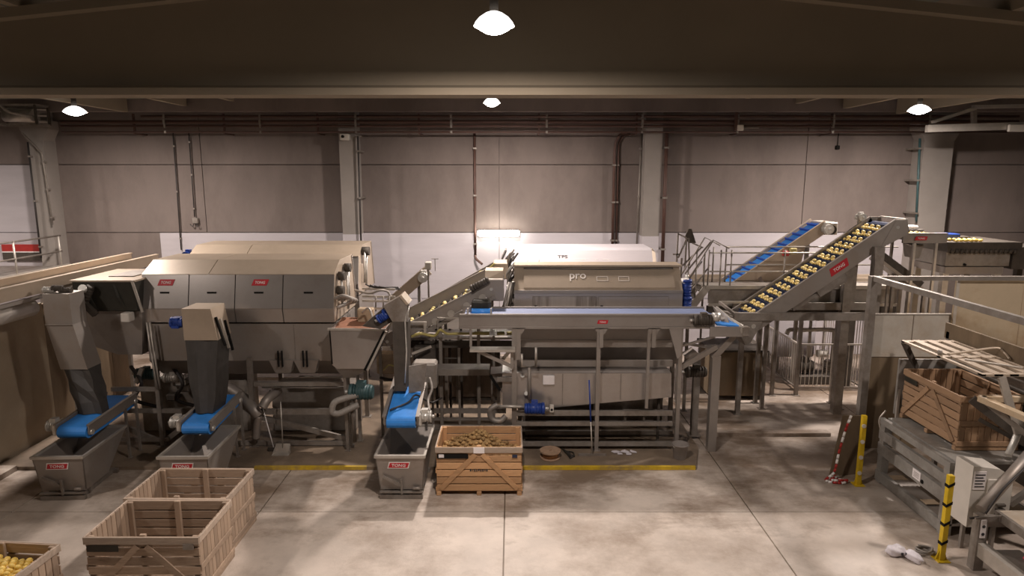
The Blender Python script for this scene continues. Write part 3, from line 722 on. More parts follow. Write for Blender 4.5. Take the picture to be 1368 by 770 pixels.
# third chute: narrow dark duct with a slanted head
t = thing('drop_chute', 'narrow dark vertical duct chute with slanted pale-edged head', 'chute', at(534, 538, 14.1))
B().prism([at(x, y, 14.1) for x, y in ((512, 409), (535, 396), (544, 407), (541, 430), (524, 430))], (0, .42, 0)).obj('duct_head', 'galv', t)
B().prism([at(x, y, 14.1) for x, y in ((524, 430), (545, 430), (542, 523), (527, 523))], (0, .42, 0)).obj('duct', 'dark', t)
B().prism([at(x, y, 14.07) for x, y in ((533, 396), (536, 394.5), (546, 406.5), (543, 408))], (0, .5, 0)).obj('head_lip', 'hood', t)
pipe(t, [at(544, 430, 14.05), at(546, 410, 14.05), at(541, 428, 14.05), at(543, 470, 14.05), at(541, 512, 14.05)], .018, 'alu', 'edge_bead')
A, C = at(525, 420, 14.4), at(497, 440, 14.7)
B().prism([at(x, y, 14.3) for x, y in ((484, 436), (512, 412), (524, 430), (508, 440))], (0, .4, 0)).obj('feed_pan', 'dark', t)
motor(t, at(514, 422, 14.25), (1, 0, .6), .1, .35, 'bluemotor')

# ------------------------------------------------------------------ short blue belts over the skips
def short_belt(px, Yf, zf, Yb, zb, w, label, motor_side, backdx=0.0):
    x = xat(px, Yf, zf)
    t = thing('belt_conveyor', label, 'conveyor', (x, (Yf + Yb) / 2, PLZ))
    A = (x, Yf, zf); C = (x + backdx, Yb, zb)
    conveyor(t, A, C, w, .22, 'bluebelt', 'steelm', over=.05, r=.135)
    mx = x + motor_side * (w / 2 + .16)
    motor(t, (mx, Yf + .12, zf - .04), (-motor_side, 0, 0), .125, .28, 'alu')
    B().bbox(x + motor_side * (w / 2 + .03), x + motor_side * (w / 2 + .1), Yf - .04, Yf + .34, zf - .2, zf + .06, .015).obj('gearbox', 'alu', t)
    for sx in (-1, 1):
        for q in (max(.74, (14.5 - Yf) / (Yb - Yf)), 1.0):
            yy = Yf + (Yb - Yf) * q; zz = zf + (zb - zf) * q
            xx = x + backdx * q + sx * (w / 2 + .03)
            leg(t, xx, yy, PLZ, zz - .14, .05)
    return t
short_belt(99, 13.35, 1.37, 15.02, 1.47, .68, 'short blue belt conveyor under the bent chute beside the push wall', -1)
short_belt(263, 13.55, 1.37, 15.02, 1.49, .64, 'short blue belt conveyor under the boxed chute with blue motor', -1)
t3 = short_belt(536, 13.35, 1.58, 14.7, 1.95, .68, 'short blue belt conveyor below the narrow vertical duct', 1)
p = at(567, 500, 14.9)
B().bbox(p.x - .28, p.x + .3, 14.75, 15.2, p.z - .35, p.z + .3, .05).obj('feed_hopper', 'galv', t3)
B().prism([at(546, 490, 14.25), at(570, 486, 14.25), at(566, 522, 14.2), at(546, 526, 14.2)], (0, .05, 0)).obj('side_guard', 'galv', t3)
pipe(t3, curve([at(521, 548, 13.5), at(545, 538, 13.75), at(556, 528, 13.9), at(575, 538, 14.3), at(590, 532, 14.8)]), .02, 'cable', 'cable')
pipe(t3, curve([at(574, 505, 14.6), at(577, 520, 14.4), at(572, 535, 14.2), at(574, 550, 13.8)]), .03, 'hose', 'hose')

# ------------------------------------------------------------------ tipping skips
def skip(front_px, py_top, py_bot, Y, label, rz, w=1.02, length=1.7):
    t = thing('tipping_skip', label, 'skip', (0, 0, 0), 'tipping skips')
    h0, h1 = .20, .96; lw = w / 2; bw = lw - .06
    th = .02
    # tub: front wall, sides, sloped back, floor (local: front at y=0)
    B().prism([(-bw, .10, h0), (bw, .10, h0), (lw, 0, h1), (-lw, 0, h1)], (0, th, 0)).obj('front_wall', 'steelm', t)
    for s in (-1, 1):
        B().add([(s * bw, .10, h0), (s * bw, .95, h0), (s * lw, length, h1), (s * lw, 0, h1), (s * (bw - th), .10, h0), (s * (bw - th), .95, h0), (s * (lw - th), length, h1), (s * (lw - th), 0, h1)],
                [(0, 1, 2, 3), (7, 6, 5, 4), (0, 3, 7, 4), (1, 0, 4, 5), (2, 1, 5, 6), (3, 2, 6, 7)]).obj('side_wall', 'steelm', t)
        B().beam((s * lw, 0, h1), (s * lw, length, h1), .05, .05).obj('rim', 'galvl', t)
        B().beam((s * .28, .05, .06), (s * .28, 1.35, .06), .16, .10).obj('fork_pocket', 'galv', t)
    B().prism([(-bw, .95, h0), (bw, .95, h0), (lw, length, h1), (-lw, length, h1)], (0, th, .02)).obj('back_wall', 'steelm', t)
    B().box(-bw, bw, .10, .97, h0 - .02, h0 + .01).obj('floor_plate', 'steelm', t)
    B().beam((-lw - .02, 0, h1), (lw + .02, 0, h1), .06, .06).obj('rim', 'galvl', t)
    B().beam((-lw, length, h1), (lw, length, h1), .05, .05).obj('rim', 'galvl', t)
    B().beam((-bw, .06, .05), (bw, .06, .05), .08, .09).obj('base_rail', 'galv', t)
    B().beam((-bw, 1.3, .05), (bw, 1.3, .05), .08, .09).obj('base_rail', 'galv', t)
    B().beam((-bw, .04, .155), (bw, .04, .155), .07, .03).obj('base_rail', 'galv', t)
    for s in (-1, 1): B().beam((s * (bw - .04), .3, 0.05), (s * (bw - .04), .3, .22), .05, .05).obj('rocker', 'galv', t)
    # latch lever on the front
    B().beam((-.36, .0, .52), (.02, .01, .32), .035, .05).obj('latch_lever', 'galv', t)
    B().beam((.02, .0, .46), (.02, .02, .12), .035, .05).obj('latch_hook', 'galv', t)
    B().cyl((.25, .03, .24), (.40, .03, .24), .035, 8).obj('hinge_pin', 'galv', t)
    v = Vector((0, -.1, h1 - h0)).normalized()
    sc = Vector((-.03, .02, .76))
    s = plate(t, 'sticker', sc, (1, 0, 0), v, .44, .15, 'white', skew=.02, t=.006); s['label'] = 'red sticker with white lettering'
    plate(s, 'sticker_field', sc + Vector((0, -.006, 0)), (1, 0, 0), v, .40, .115, 'red', skew=.02, t=.003)
    lettering(s, 'TONG', sc + Vector((0, -.008, 0)), (1, 0, 0), v, .29, .065, 'white', shear=.15)
    q = at(front_px, py_top, Y)
    t.location = (q.x, Y, 0); t.rotation_euler = (0, 0, rz)
    return t
skip(76, 611, 662, 12.65, 'tipping skip with red sticker under the belt beside the push wall', math.radians(3))
skip(244, 612, 662, 12.65, 'tipping skip with red sticker tucked behind an empty wooden box', math.radians(1))
skip(534, 609, 662, 12.7, 'tipping skip with red sticker beside the wooden box of earthy potatoes', 0)

# ------------------------------------------------------------------ centre hopper with pump
t = thing('collecting_hopper', 'big steel collecting hopper with tapered bottom and rusty lining', 'hopper', at(465, 603, 14.9))
F = [at(x, y, 14.75) for x, y in ((439.5, 440), (514, 441), (492, 493), (450, 493), (443, 487))]
wv = Vector((0, .03, 0))
B().prism(F, wv).obj('front_wall', 'steel', t)
B().prism([p + Vector((0, 1.1, 0)) for p in F], wv).obj('back_wall', 'steelm', t)
for i, j in ((0, 4), (1, 2)):
    B().prism([F[i], F[j], F[j] + Vector((0, 1.1, 0)), F[i] + Vector((0, 1.1, 0))], (.03 if i == 0 else -.03, 0, 0)).obj('side_wall', 'steelm', t)
B().prism([F[0] + Vector((.03, .05, -.12)), F[1] + Vector((-.03, .05, -.12)), F[1] + Vector((-.03, 1.08, .05)), F[0] + Vector((.03, 1.08, .05))], (0, 0, -.03)).obj('lining', 'rust', t)
B().beam(F[0] + Vector((-.03, 0, 0)), F[1] + Vector((.03, 0, 0)), .05, .05).obj('rim', 'galvl', t)
B().beam(F[0] + Vector((-.03, 1.1, 0)), F[1] + Vector((.03, 1.1, 0)), .05, .05).obj('rim', 'galvl', t)
a = [at(448, 493, 14.78), at(492, 493, 14.78)]; c = [at(460, 505, 14.95), at(472, 505, 14.95)]
B().loft([a[0], a[1], a[1] + Vector((0, 1, 0)), a[0] + Vector((0, 1, 0))], [c[0], c[1], c[1] + Vector((0, .4, 0)), c[0] + Vector((0, .4, 0))]).obj('funnel', 'steelm', t)
for px in (463, 472): leg(t, xat(px, 15.0, 1), 15.0 + (.6 if px == 472 else 0), PLZ, 2.0, .07)
for x_ in (F[0].x + .08, xat(508, 15.85, 2)): leg(t, x_, 15.9, PLZ, F[0].z - .02, .07)
motor(t, at(483, 524, 14.9), (1, 0, 0), .19, .55, 'teal', 'pump')
pipe(t, curve([at(478, 528, 14.8), at(462, 532, 14.7), at(447, 538, 14.6), at(444, 550, 14.6), at(452, 553, 14.6), at(466, 547, 14.7), at(479, 541, 14.8)]), .075, 'hose', 'hose', 12)
B().cyl(at(470, 539, 14.8), at(474, 590, 15.0), .05, 10).obj('pipe', 'galv', t)
for k, (x0_, x1_) in enumerate(((513, 487), (516, 491))): bar(t, at(x0_, 443, 14.7), at(x1_, 495, 14.7), .04, .05, 'galvl' if k else 'black', 'guide_rail')
pipe(t, curve([at(484, 418, 15.2), at(492, 412, 15.1), at(497, 422, 15.0), at(496, 434, 15.0)]), .025, 'galvl', 'hose')
B().bbox(*(lambda q: (q.x - .2, q.x + .18, 15.5, 15.75, q.z - .2, q.z + .15))(at(488, 421, 15.5)), .03).obj('deflector_block', 'cardboard', t)
for py, Y in ((402, 16.0), (412, 15.9), (386, 17.6), (396, 17.0)):
    bar(t, at(484, py, Y), at(528, py + 1, Y), .05, .05, 'galvl', 'cross_rail')
for px in (502, 512, 520): pipe(t, [at(px, 416, 16.0), at(px, 396, 16.0)], .02, 'galv', 'rail_post')
pipe(t, curve([at(474, 388, 17.0), at(494, 392, 16.8), at(508, 388, 16.8), at(518, 390, 17.0), at(522, 398, 17.0)]), .03, 'hose', 'hose')
for k in range(4): pipe(t, curve([at(488 + 6 * k, 380 + k, 17.6), at(500 + 4 * k, 384, 17.6), at(532 + k, 384 + k, 17.7)]), .02, 'cable', 'cable')

# long trough conveyor along the push wall
t = thing('trough_conveyor', 'long beige trough conveyor running above the push wall to the washer', 'conveyor', (-10.9, 15, 3.5))
zc = 4.28; xr = -10.75
B().box(xr - .75, xr - .05, 9.5, 19.6, zc - .10, zc - .06).obj('belt', 'hood', t)
for dx, h in ((0, .16), (-.8, .20)):
    b = B().box(xr + dx - .03, xr + dx + .03, 9.5, 19.6, zc - .22, zc - .22 + h + .12)
    b.box(xr + dx - .06, xr + dx + .06, 9.5, 19.6, zc + h - .12, zc + h - .08); b.obj('side_rail', 'hood', t)
B().box(xr - .02, xr + .04, 9.5, 19.6, zc - .34, zc - .26).obj('side_rail', 'steelm', t)
B().tube([(xr - .25, 9.5, zc - .55), (xr - .25, 14.6, zc - .55)], .2, 14).obj('drive_cover', 'galvl', t)
for y in (10.5, 12.7, 16.4, 18.9): leg(t, xr - .7, y, 0 if y < 14 else PLZ, zc - .2, .09)

# ------------------------------------------------------------------ inclined product conveyors between the two lines
t = thing('incline_conveyor', 'steep steel conveyor lifting washed potatoes to the brush polisher', 'conveyor', at(600, 600, 16.4))
A0, C0 = at(520, 446, 16.45), at(655, 378, 16.45)
d, s, n = conveyor(t, (A0.x, 16.45, A0.z), (C0.x, 16.45, C0.z), .95, .30, 'bluedark', 'steelm', over=.08, cleats=9, cleat_mat='dark', back_over=.30)
INC_A, INC_C = Vector((A0.x, 16.45, A0.z)), Vector((C0.x, 16.45, C0.z))
bar(t, INC_A + s * .495 - n * .30, INC_C + s * .495 - n * .30, .08, .10, 'galv', 'under_rail')
for k in range(4):
    P = INC_A.lerp(INC_C, .45 + .15 * k) + s * .50 - n * .18
    B().cyl(P, P + s * .04, .09, 12).obj('return_roller', 'galvl', t)
p = at(641, 380, 15.85); motor(t, p, (1, 0, .55), .09, .5, 'dark', box=False)
p0 = at(661, 373, 16.0)
B().bbox(p0.x - .2, p0.x + .22, 15.95, 16.8, p0.z - .55, p0.z, .02).obj('discharge_box', 'steelm', t)
B().prism([at(648, 362, 16.2), at(672, 362, 16.2), at(672, 372, 16.1), at(648, 374, 16.1)], (0, .6, 0)).obj('discharge_hood', 'hood', t)
for px, zt in ((590, 3.06), (640, 3.56)): leg(t, xat(px, 16.16, 1), 16.16, PLZ, zt, .08)
t2 = thing('incline_conveyor', 'upper inclined conveyor with bright capped rails behind the potato incline', 'conveyor', at(620, 600, 17.6))
A1, C1 = at(566, 410, 17.6), at(662, 356, 17.6)
conveyor(t2, (A1.x, 17.6, A1.z), (C1.x, 17.6, C1.z), .7, .24, 'dark', 'steel', over=.08)
B().bbox(C1.x - .05, C1.x + .4, 17.2, 18.0, C1.z - .3, C1.z + .14, .02).obj('discharge_box', 'hood', t2)
pipe(t2, curve([at(640, 364, 17.15), at(652, 360, 17.15), at(661, 352, 17.15)]), .025, 'yellowcable', 'hose')
for q in (.3, .95):
    P = Vector((A1.x, 17.6, A1.z)).lerp(Vector((C1.x, 17.6, C1.z)), q); leg(t2, P.x, 17.6, PLZ, P.z - .2, .08)
t4 = thing('incline_conveyor', 'short inclined conveyor with motor head near the white wall', 'conveyor', at(545, 590, 19.2))
A2, C2 = at(522, 400, 19.2), at(566, 362, 19.2)
conveyor(t4, (A2.x, 19.2, A2.z), (C2.x, 19.2, C2.z), .7, .3, 'dark', 'hood', over=.06)
motor(t4, at(566, 370, 18.75), (0, 1, 0), .14, .4, 'alu')
for q in (.1, .85):
    P = Vector((A2.x, 19.2, A2.z)).lerp(Vector((C2.x, 19.2, C2.z)), q); leg(t4, P.x, 19.2, PLZ, P.z - .2, .08)
t = thing('flood_lamp_post', 'slim post with a small unlit flood lamp beside the inclined conveyors', 'lamp post', at(572, 590, 18.4))
P = at(572, 360, 18.4); leg(t, P.x, 18.4, PLZ, P.z, .05, 'galv', 'post')
B().bbox(P.x - .08, P.x + .1, 18.3, 18.5, P.z, P.z + .22, .02).obj('lamp_head', 'galvl', t)
bar(t, (P.x + .1, 18.4, P.z + .3), (P.x + .3, 18.4, P.z + .3), .02, .02, 'galv', 'aerial'); bar(t, (P.x + .2, 18.4, P.z - .05), (P.x + .2, 18.4, P.z + .3), .02, .02, 'galv', 'aerial')

# sorting table between the lines
t = thing('sorting_table', 'long steel sorting table with hoses between the two machine lines', 'sorting table', at(620, 590, 16.6))
Ys = 16.3
zA, zB, zC = zat(449, Ys), zat(460, Ys), zat(490, Ys)
xa, xb = xat(546, Ys, 2.6), xat(684, Ys, 2.6)
B().box(xa, xb, Ys, Ys + .9, zA - .1, zA - .04).obj('table_bed', 'steelm', t)
bar(t, (xa, Ys, zB), (xb, Ys, zB), .08, .18, 'dark', 'table_rail')
bar(t, (xat(560, Ys, 2), Ys - .43, zC + .05), (xat(655, Ys, 2), Ys - .43, zC + .05), .5, .16, 'galv', 'belt_bed')
for k in range(7):
    x = xat(570 + k * 12, Ys, 2); B().cyl((x, Ys - .66, zC - .02), (x, Ys - .2, zC - .02), .03, 8).obj('return_roller', 'dark', t)
for px in (547, 578, 614, 660): leg(t, xat(px, Ys, 1), Ys, PLZ, zA, .06, 'galv')
for px in (584, 602, 617): leg(t, xat(px, Ys + .8, 1), Ys + .8, PLZ, zA, .06, 'dark')
for py in (549, 560, 571): bar(t, at(548, py, Ys), at(676, py, Ys), .08, .12 if py != 560 else .06, 'galv', 'low_rail')
bar(t, at(550, 473, 15.5), at(576, 463, 15.7), .04, .06, 'galvl', 'pull_rod'); bar(t, at(547, 440, 15.8), at(547, 500, 15.8), .06, .06, 'galv', 'upright')
bar(t, at(541, 431, 15.72), at(568, 431, 15.72), .04, .04, 'galvl', 'hand_rail'); bar(t, at(568, 430, 15.72), at(568, 445, 15.72), .06, .06, 'galvl', 'upright')
bar(t, at(584, 425, 15.72), at(618, 425, 15.72), .03, .03, 'galvl', 'hand_rail'); bar(t, at(585, 425, 15.72), at(585, 446, 15.72), .03, .03, 'galv', 'upright')
bar(t, at(614, 418, 15.72), at(614, 440, 15.72), .03, .03, 'galv', 'upright')
for a, b_, py in ((556, 574, 464), (590, 612, 464), (594, 610, 479)): bar(t, at(a, py, 16.25), at(b_, py, 16.25), .03, .03, 'dark', 'hanger')
pipe(t, curve([at(550, 450, 15.74), at(562, 446, 15.66), at(580, 449, 15.74), at(588, 441, 15.66), at(597, 446, 15.74), at(612, 446, 15.74), at(640, 446, 15.74)]), .035, 'yellowcable', 'hose')
for a, b_ in ((634, 654), (664, 674), (677, 684)): pipe(t, [at(a, 445.5, 15.9), at(b_, 445.5, 15.9)], .045, 'yellowcable', 'hose')
pipe(t, curve([at(508, 505, 15.6), at(525, 508, 15.5), at(545, 507, 15.6)]), .04, 'cable', 'hose')
pipe(t, curve([at(512, 495, 15.7), at(520, 488, 15.6), at(531, 492, 15.6)]), .02, 'yellowcable', 'hose')
B().bbox(*(lambda q: (q.x - .25, q.x + .25, 16.0, 16.3, q.z - .3, q.z + .25))(at(516, 485, 16.0)), .03).obj('guard_panel', 'cardboard', t)
B().bbox(*(lambda q: (q.x - .25, q.x + .3, 15.9, 16.3, q.z - .3, q.z + .3))(at(566, 478, 16.0)), .04).obj('drive_housing', 'dark', t)
B().cbox(at(524, 472, 16.6), .5, .05, .35).obj('white_panel', 'white', t); B().cbox(at(555, 465, 16.7), .35, .05, .5).obj('white_panel', 'white', t)

# ------------------------------------------------------------------ brush polisher (front) and its white-hooded twin
y0 = 16.4
xl, xr = xat(687, y0, 3.7), xat(912, y0, 3.7)
t = thing('brush_polisher', 'steel brush polisher with sloped cream hood and stained lower doors', 'polishing machine', ((xl + xr) / 2, 17.2, PLZ))
zA, zB, zC = zat(418, y0), zat(389, y0), zat(356, y0 + .45)
B().box(xl, xr, y0 + .03, y0 + 1.9, 1.85, zB).obj('body', 'steelm', t)
B().prism([(xl, y0 + .0, zB), (xl, y0 + .45, zC), (xl, y0 + 1.05, zC), (xl, y0 + 1.9, zB)], (xr - xl, 0, 0)).obj('hood', 'hood', t)
dn = Vector((0, .45, zC - zB)).normalized(); nn = Vector((1, 0, 0)).cross(dn)
xh0, xh1 = xat(700, y0, 4), xat(903, y0, 4)
hc = Vector(((xh0 + xh1) / 2, y0 + .225, (zB + zC) / 2))
hp = plate(t, 'hood_door', hc, (1, 0, 0), dn, xh1 - xh0, (zC - zB) * .98, 'hood', t=.025)
B().box(xl - .05, xr + .05, y0 + .38, y0 + 1.05, zC - .01, zC + .04).obj('hood_top', 'hood', t)
pipe(t, [(xh0, y0 + .37, zC - .04), ((xh0 + xh1) / 2, y0 + .37, zC - .07), (xh1, y0 + .37, zC - .04)], .02, 'dark', 'seal_strip')
B().box(xl, xr, y0 - .03, y0 + .02, zB - .06, zB + .02).obj('drip_rail', 'steelm', t)
B().box(xl, xr, y0 - .005, y0 + .03, 2.9, zB).obj('front_sheet', 'steel', t)
for a, b_ in ((711, 797), (799, 893)):
    xa, xb = xat(a, y0, 3.5), xat(b_, y0, 3.5)
    dr = B().bbox(xa, xb, y0 - .03, y0 - .005, 2.95, zB - .14, .008).obj('lower_door', 'streaked' if a == 711 else 'steel', t)
    B().box(xa + .06, xa + .12, y0 - .06, y0 - .03, 3.3, 3.42).obj('latch', 'black', dr)
lettering(hp, 'pro', hc + dn * .02 + Vector((xat(773, y0, 4) - hc.x, 0, 0)) + nn * .026, (1, 0, 0), dn, .42, .22, 'printgrey')
for px, w_ in ((806, .28), (835, .26)):
    x = xat(px, y0, 4)
    c0 = hc + Vector((x - hc.x, 0, 0)) - dn * .02 + nn * .027
    for e in (-1, 1):
        plate(hp, 'faded_mark', c0 + dn * (.06 * e), (1, 0, 0), dn, w_, .012, 'printgrey', t=.003); plate(hp, 'faded_mark', c0 + Vector((e * w_ / 2, 0, 0)), (1, 0, 0), dn, .012, .12, 'printgrey', t=.003)
motor(t, at(917, 386, 16.6), (0, 0, -1), .13, .5, 'bluemotor'); motor(t, at(917, 408, 16.6), (0, 0, -1), .13, .45, 'bluemotor')
B().cyl(at(915, 372, 16.6), at(915, 378, 16.6), .1, 12).obj('motor_cap', 'white', t)
for k in range(8):   # hoses and rams on the end
    zt = 3.0 + .17 * k
    pipe(t, curve([(xl - .02, 16.6 + .08 * k, zt), (xl - .12 - .03 * (k % 3), 16.6 + .06 * k, zt + .25), (xl - .1, 16.7, zt + .5), (xl - .02, 16.9, zt + .6)]), .03 + .008 * (k % 2), ('cable', 'hose', 'alu')[k % 3], 'hose')
for k in range(3): pipe(t, [(xl - .38 + .09 * k, 16.45, 2.95), (xl - .12 + .06 * k, 16.5, 4.0)], .035, ('hose', 'galvl', 'dark')[k], 'ram')
for k in range(6): B().bbox(xl - .2, xl - .02, 16.5, 16.8, 3.02 + .16 * k, 3.1 + .16 * k, .015).obj('bearing_block', 'alu' if k % 2 else 'dark', t)
for px in (676, 681, 686): pipe(t, curve([at(px, 372, 18.1), at(px - 2, 352, 18.15), at(px + 6, 338, 18.25)]), .03, 'cable', 'hose')
for x in (xl + .15, (xl + xr) / 2, xr - .15):
    for y in (y0 + .15, y0 + 1.75): leg(t, x, y, PLZ, 1.9, .10)
for z in (.5, 1.2): bar(t, (xl + .15, y0 + .15, z), (xr - .15, y0 + .15, z), .08, .1)
B().box(xl + .3, xr - .3, y0 + .4, y0 + 1.6, PLZ, 1.0).obj('shade_fill_tank', 'galv', t)  # tank added to darken the space under the polisher
y1 = 19.3
xl2, xr2 = xat(677, y1, 4.2), xat(878, y1, 4.2)
t = thing('brush_polisher', 'second brush polisher with a clean white rounded hood', 'polishing machine', ((xl2 + xr2) / 2, 20.2, PLZ))
zt, zm = zat(332, y1 + .3), zat(352, y1)
B().box(xl2, xr2, y1, y1 + 1.9, 1.8, zm - .3).obj('body', 'steelm', t)
prof = [(y1, zm - .35), (y1, zm), (y1 + .25, zt - .05), (y1 + .45, zt), (y1 + 1.6, zt), (y1 + 1.9, zm), (y1 + 1.9, zm - .35)]
B().prism([(xl2, y, z) for y, z in prof], (xr2 - xl2 - .12, 0, 0)).obj('hood', 'whitewall', t)
ins = [(y + (.06 if y < y1 + 1 else -.06), z - .07) for y, z in prof]
B().loft([(xr2 - .12, y, z) for y, z in prof], [(xr2, y, z) for y, z in ins]).obj('hood_end', 'hood', t)
dn2 = Vector((0, .25, zt - .05 - zm)).normalized(); hc2 = Vector((0, y1 + .125, (zm + zt - .05) / 2)); n2 = Vector((1, 0, 0)).cross(dn2)
hoodo = [c for c in t.children if c.name.startswith('hood')][0]
lettering(hoodo, 'TPS', Vector((xat(752, y1, 4.3), hc2.y, hc2.z)) + n2 * .002, (1, 0, 0), dn2, .30, .10, 'printdark')
for px, w_ in ((775, .38), (797, .08), (810, .2)):
    plate(hoodo, 'faded_mark', Vector((xat(px, y1, 4.3), hc2.y, hc2.z)) + n2 * .002 - dn2 * .1, (1, 0, 0), dn2, w_, .012, 'printgrey', t=.003)
for px in (705, 720): pipe(t, [(xat(px, y1 - .1, 4), y1 - .1, zm - .1), (xat(px, y1 - .1, 4), y1 - .1, zm + .12)], .015, 'galv', 'peg')
for x in (xl2 + .2, xr2 - .2):
    for y in (y1 + .2, y1 + 1.7): leg(t, x, y, PLZ, 1.85, .1)
B().box(xl2 + .3, xr2 - .3, y1 + .4, y1 + 1.6, PLZ, 1.3).obj('shade_fill_tank', 'galv', t)  # added tank, keeps the view beneath this machine dark
for k in range(4): pipe(t, curve([(xl2 - .05, y1 + .2 + .15 * k, zm - .3), (xl2 - .16, y1 + .2 + .15 * k, zm), (xl2 - .02, y1 + .3 + .15 * k, zt - .05)]), .03, ('cable', 'hose')[k % 2], 'hose')

# ------------------------------------------------------------------ long take-away belt in front of the polisher
t = thing('takeaway_conveyor', 'long flat take-away conveyor with worn blue belt before the polisher', 'conveyor', at(790, 604, 15.1))
yc = 15.0; zT, zBt = zat(421, yc), zat(439, yc)
xa, xb = xat(614, yc, 3.4), xat(955, yc, 3.4)
B().box(xa + .1, xb - .05, yc + .03, yc + .85, zT - .06, zT - .02).obj('belt', 'bluepale', t)
s1 = B().box(xa, xb, yc - .03, yc + .02, zBt, zT); s1.box(xa, xb, yc - .06, yc + .03, zT - .02, zT + .025); s1.box(xa, xb, yc - .05, yc, zBt, zBt + .05)
so = s1.obj('side_plate', 'steel', t)
B().box(xa, xb, yc + .86, yc + .90, zBt, zT + .02).obj('side_plate', 'steelm', t)
B().cyl((xat(629, yc, 3.4), yc + .35, zT + .0), (xat(657, yc, 3.4), yc + .35, zT + .0), .085, 14).obj('belt_roller', 'bluebelt', t)
g = at(643, 409, 15.5); B().bbox(g.x - .24, g.x + .24, 15.4, 15.7, g.z - .15, g.z + .15, .06).obj('drive_guard', 'tarp', t)
for px in (625, 656): bar(t, at(px, 423, 15.05), at(px, 412, 15.05), .04, .05, 'galvl', 'bearing_plate')
sticker(t, (xat(805, yc, 3.3), yc - .034, (zT + zBt) / 2 - .0), (1, 0, 0), (0, 0, 1), .24, .09)
p = at(940, 428, 14.9); motor(t, p, (1, 0, 0), .13, .45, 'dark'); B().cyl(p + Vector((.2, -.02, .08)), p + Vector((.36, -.02, .08)), .11, 12).obj('motor_cap', 'alu', t)
# legs and brackets
for px, pb in ((687, 600), (797, 606), (904, 600)):
    leg(t, xat(px, yc, .5), yc + .02, PLZ, zBt, .09 if px != 687 else .12, 'steelm')
x = xat(866, yc, 2.3); B().box(x - .035, x + .035, yc, yc + .07, zat(546, yc), zBt).obj('hanger', 'steelm', t)
for px in (693, 803, 873):
    xx = xat(px, yc, 3.0); B().box(xx - .045, xx + .045, yc - .08, yc - .03, zat(480, yc) + .3 * (px != 693), zBt).obj('hanger', 'steelm', t)
    B().prism([(xx - .16, yc - .05, zBt + .02), (xx + .16, yc - .05, zBt + .02), (xx + .08, yc - .05, zBt - .12), (xx - .08, yc - .05, zBt - .12)], (0, .05, 0)).obj('gusset', 'steelm', t)
B().prism([at(894, 439, yc - .03), at(911, 439, yc - .03), at(910, 475, yc - .03), at(905, 480, yc - .03)], (0, .08, 0)).obj('gusset', 'steel', t)
bar(t, at(628, 467, yc - .2), at(688, 467, yc - .2), .3, .06, 'galvl', 'bracket_shelf'); bar(t, at(640, 470, yc - .2), at(686, 491, yc - .1), .06, .08, 'steelm', 'brace')
bar(t, at(629, 440, yc), at(629, 464, yc), .06, .06, 'galv', 'hanger'); bar(t, at(672, 480, yc), at(680, 470, yc), .03, .08, 'galvl', 'stay')
bar(t, at(684, 466, yc - .1), at(684, 493, yc - .1), .07, .1, 'steelm', 'upright')
pipe(t, [at(697, 473, yc - .15), at(697, 490, yc - .15), at(716, 490, yc - .15), at(716, 464, yc - .15)], .035, 'galvl', 'guard_hoop')
pipe(t, [at(707, 491, yc - .15), at(707, 534, yc - .12)], .04, 'galv', 'pipe')
zr = zat(459, 15.6)
for py, Y, h in ((459, 15.6, .18), (485.5, 15.7, .16), (552, 15.05, .12), (566, 15.05, .1), (593, 15.05, .1), (578, 15.9, .1)):
    z = zat(py, Y); bar(t, (xat(688, Y, z), Y, z), (xat(898, Y, z), Y, z), .08, h, 'steelm' if py < 500 else 'galv', 'rail')
for px in (835, 860): bar(t, at(px, 553, 15.1), at(px, 566, 15.1), .05, .05, 'dark', 'spacer')
# flume tank hung in the frame
tk = thing('flume_tank', 'grey sheet flume tank with sloping underside below the take-away conveyor', 'tank', at(780, 545, 15.6))
F = [at(x, y, 15.25) for x, y in ((671, 499), (897, 499), (897, 531), (790, 540), (720, 547), (671, 545))]
B().prism(F, (0, .9, 0)).obj('tank_body', 'steel', tk)
for px in (688, 752, 830):
    a, b_ = at(px, 500, 15.23), at(px, 541 if px < 760 else 534, 15.23); B().box(a.x - .008, a.x + .008, 15.235, 15.25, b_.z, a.z).obj('tank_seam', 'galv', tk)
for px in (700, 880):
    for yy in (15.5, 16.0): leg(tk, xat(px, yy, 1), yy, PLZ, zat(540 if px == 700 else 530, 15.3), .06, 'dark')
p = at(733, 508, 15.2); cb = B().bbox(p.x - .14, p.x + .14, 15.16, 15.25, p.z - .11, p.z + .11, .01).obj('label_plate', 'paper', tk); cb['label'] = 'blank white plate'
for px, py in ((698, 502), (703, 526)): B().cyl(at(px, py, 15.15), at(px, py, 15.26), .05, 10).obj('knob', 'alu', tk)
p = at(714, 546, 14.86); motor(tk, p, (-1, 0, 0), .14, .48, 'bluemotor', 'pump_motor')
pipe(tk, [at(664, 543, 14.9), at(702, 544, 14.88)], .04, 'galvl', 'pipe'); pipe(tk, curve([at(665, 541, 14.9), at(655, 548, 14.85), at(657, 560, 14.85), at(668, 563, 14.85), at(676, 556, 14.9)]), .07, 'galv', 'elbow_pipe', 12)
p = at(737, 546, 14.95); B().bbox(p.x - .05, p.x + .05, 14.91, 15.005, p.z - .09, p.z + .09, .01).obj('switch_box', 'ewhite', tk); B().cyl((p.x, 14.9, p.z - .02), (p.x, 14.91, p.z - .02), .03, 10).obj('switch_knob', 'black', tk)
B().prism([at(655, 500, 15.5), at(671, 499, 15.4), at(671, 525, 15.4)], (0, .6, 0)).obj('inlet_chute', 'steelm', tk)
bar(tk, at(655, 502, 15.3), at(668, 522, 15.3), .06, .06, 'black', 'inlet_seal'); bar(tk, at(664, 507, 15.2), at(690, 507, 15.2), .08, .1, 'galv', 'clamp_bar')

